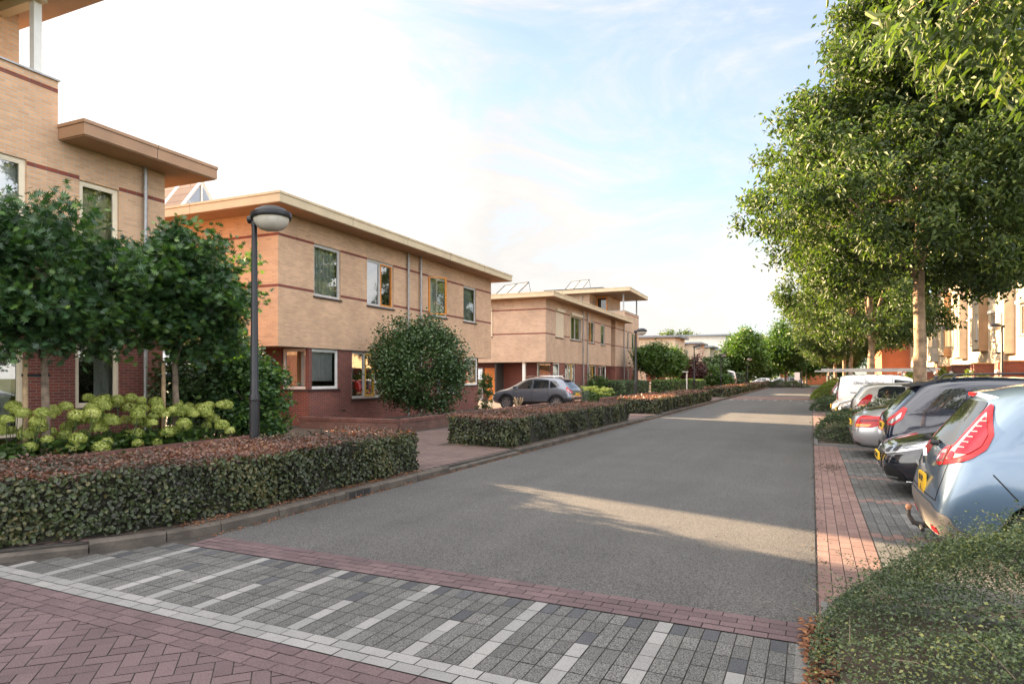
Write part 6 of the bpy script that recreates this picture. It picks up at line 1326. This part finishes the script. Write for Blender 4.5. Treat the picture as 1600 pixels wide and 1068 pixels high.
def van(loc, label, color, rz=0, txt='8-VRP-52', name='parked_van', writing=True):
    r, bv = base_car('van', VAN, [.85, 3.5], .32, name, label, color, 'van', .80, 6)
    rear(bv, [(-.62, 1.15), (-.05, 1.15), (-.05, 1.58), (-.55, 1.58)], CGL, 'rear_window', r, True, rr=.05); rear(bv, strip([(0, .45), (0, 1.72)], .012), GAPM, 'door_gap', r, rr=0)
    side(bv, [(2.1, 1.12), (3.1, 1.06), (2.72, 1.52), (2.12, 1.58)], CGL, 'side_window', r, rr=.04); front(bv, [(-.62, 1.12), (.62, 1.12), (.52, 1.55), (-.52, 1.55)], CGL, 'windscreen', r, rr=.05)
    rear(bv, [(.70, .72), (.80, .72), (.80, 1.05), (.72, 1.05)], REDL, 'tail_lamp', r, True, rr=.02, off=.012); rear(bv, [(-.8, .36), (.8, .36), (.8, .56), (-.8, .56)], TRIM, 'bumper_insert', r, rr=.03, off=.01); plate(r, .0, .66, txt, -1)
    front(bv, [(.4, .62), (.78, .68), (.76, .82), (.5, .78)], CLRL, 'headlight', r, True)
    side(bv, strip([(2.05, 1.7), (2.05, .3)], .01), GAPM, 'door_gap', r, rr=0); side(bv, strip([(.5, 1.02), (2.0, 1.02)], .03), GAPM, 'slide_rail', r, rr=0)
    if writing:
        text_mesh('Olino Nederland', .16, 'side_lettering', BLACK, r, (1.15, -.862, 1.43), (R(81), 0, 0), shear=.35); text_mesh('uw vakman thuis', .085, 'side_lettering', BLACK, r, (1.25, -.878, 1.24), (R(84), 0, 0), shear=.2)
    mb = MB()
    for x in (.55, 1.5, 2.4): mb.tube([(x, -.70, 1.74), (x, -.68, 1.87), (x, .68, 1.87), (x, .70, 1.74)], .018, 5)
    if writing: mb.build('roof_rack', simple('rack_steel', (.25, .25, .25), .5, .5), r)
    r.location = loc; r.rotation_euler = (0, 0, rz); return r
van((.98, 31.5, 0), 'white panel van with black script on its side and a ladder on the roof', PNT['white'])
ld = empty('ladder', (.98, 31.5, 1.90), R(-1.5), 'long aluminium ladder lying on the roof rack of the white van', 'ladder')
LAD = simple('dull_aluminium', (.33, .31, .29), .5, .5, .15)
for lev, sh in ((0, 0), (.075, .25)):
    for y in (-.55, -.15):
        mb = MB(); mb.box(-.85 + sh, 3.6 + sh * .6, y - .02, y + .02, .0 + lev, .07 + lev); mb.build('side_rail', LAD, ld)
    for k in range(15):
        mb = MB(); mb.tube([(-.7 + sh + k * .28, -.529, .035 + lev), (-.7 + sh + k * .28, -.171, .035 + lev)], .015, 6); mb.build('rung', LAD, ld)

# ---- cars beyond the second and third islands, end of the street ----
city((1.0, 39.6, 0), 'white hatchback with red lamps beyond the shrub mound next to the van', PNT['white'], txt='26-PJR-8')
city((1.0, 42.1, 0), 'bright red small car beyond the white hatchback', PNT['red'], txt='11-SBD-5')
city((1.1, 44.6, 0), 'white compact car in the bay before the yellowish shrub mound', PNT['white'], txt='93-GHK-1')
hatch((L0 + 3.9, 57, 0), 'black hatchback nose out just beyond the yellowish shrub mound', PNT['black'], txt='5-KDS-77')
hatch((L0 + 3.9, 60, 0), 'dark grey hatchback beside the farther black one, nose out', PNT['dgrey'], txt='XN-221-P')
van((-9.9, 88, .1), 'white camper van parked on the left among the garden shrubs', PNT['white'], rz=R(110), name='parked_camper', writing=False, txt='4-VBG-19').scale = (1.2, 1.2, 1.35)
city((-3.4, 116.5, 0), 'small silver car parked across the end of the street, right of the slender tree', PNT['silver'], txt='55-HTP-3').rotation_euler = (0, 0, R(160))
city((-6.2, 118.5, 0), 'white car at the street end partly behind the island planting, leftmost there', PNT['white'], txt='18-RLN-6').rotation_euler = (0, 0, R(170))
city((-1.6, 114.5, 0), 'white hatchback with red tail lamp at the far street end, beside the white notice board', PNT['white'], txt='70-NFV-9').rotation_euler = (0, 0, R(150))
groundcover((-4.4, 108.5, .02), (4.2, 2.6), .9, 'low dark planting of the island closing the street', 310, 6000, .16, twigs=0, tone_mu=.3)

# ---------------- street lamps, posts, signs ----------------
LENS = simple('frosted_lamp_bowl', (.55, .52, .46), .25, noise=.08, nscale=8, coat=.6)
def lamp(loc, label, rz=0):
    r = empty('street_lamp', loc, rz, label, 'street lamp', 'street lamps along the left footway')
    mb = MB(); mb.tube([(0, 0, -.1), (0, 0, 1.25), (0, 0, 1.32), (0, 0, 1.34), (0, 0, 4.05)], [.080, .078, .078, .064, .042], 18); mb.lathe([(.081, 1.22), (.084, 1.235), (.084, 1.26), (.080, 1.27)], (0, 0, 0), 18); mb.lathe([(.0802, .99), (.0815, 1.0), (.0802, 1.01)], (0, 0, 0), 18); mb.build('pole', POLE, r, True)
    mb = MB(); mb.tube([(-.10, 0, 4.11), (.06, 0, 4.12)], .062, 12); mb.tube([(0, 0, 4.0), (0, 0, 4.12)], .052, 12); mb.build('bracket', POLE, r, True)
    M = Matrix.Rotation(R(-3), 4, 'Y')
    mb = MB(); mb.lathe([(.0, .20), (.08, .195), (.16, .175), (.23, .14), (.275, .095), (.305, .085), (.312, .06), (.312, .02), (.30, .0), (.27, .0)], (.31, 0, 4.10), 36, 0, M); mb.build('lamp_hood', POLE, r, True)
    mb = MB(); mb.lathe([(.272, .005), (.262, -.045), (.235, -.10), (.18, -.155), (.10, -.188), (0, -.198)], (.31, 0, 4.10), 36, 0, M); mb.build('lamp_glass', LENS, r, True)
    return r
lamp((-8.05, 7.5, .09), 'nearest street lamp, dark pole with round hooded head, before the tan house', R(10))
lamp((-8.9, 35.3, .09), 'street lamp standing behind the third hedge, before the terrace house', R(10))
lamp((-9.0, 55.5, .09), 'third street lamp, in front of the cream houses', R(10))
lamp((-9.6, 78, .09), 'fourth street lamp, beside the white camper', R(10))
lamp((-8.4, 98, .09), 'farthest lamp, in front of the broad green tree', R(10))
r = lamp((8.6, 39.3, .09), 'lamp with a cream bowl between the tree trunks on the right side', R(185))
r = empty('white_post', (-10.4, 60, .1), 0, 'thin white post with a flat top plate beside the mid green hedge', 'post')
mb = MB(); mb.tube([(0, 0, 0), (0, 0, 2.0)], .06, 10); mb.build('pole', WHITE, r, True); mb = MB(); mb.box(-.4, .12, -.2, .2, 2.001, 2.07); mb.build('top_plate', WHITE, r)
r = empty('notice_board', (-1.9, 100, 0), 0, 'white notice board on a dark post at the end of the street', 'sign')
mb = MB(); mb.box(-.35, .35, -.03, .03, 1.2, 2.3); mb.build('panel', WHITE, r); mb = MB(); mb.tube([(.6, 0, 0), (.6, 0, 2.6)], .07, 8); mb.tube([(-.5, 0, 0), (-.5, 0, .9)], .05, 8); mb.build('post', POLE, r)
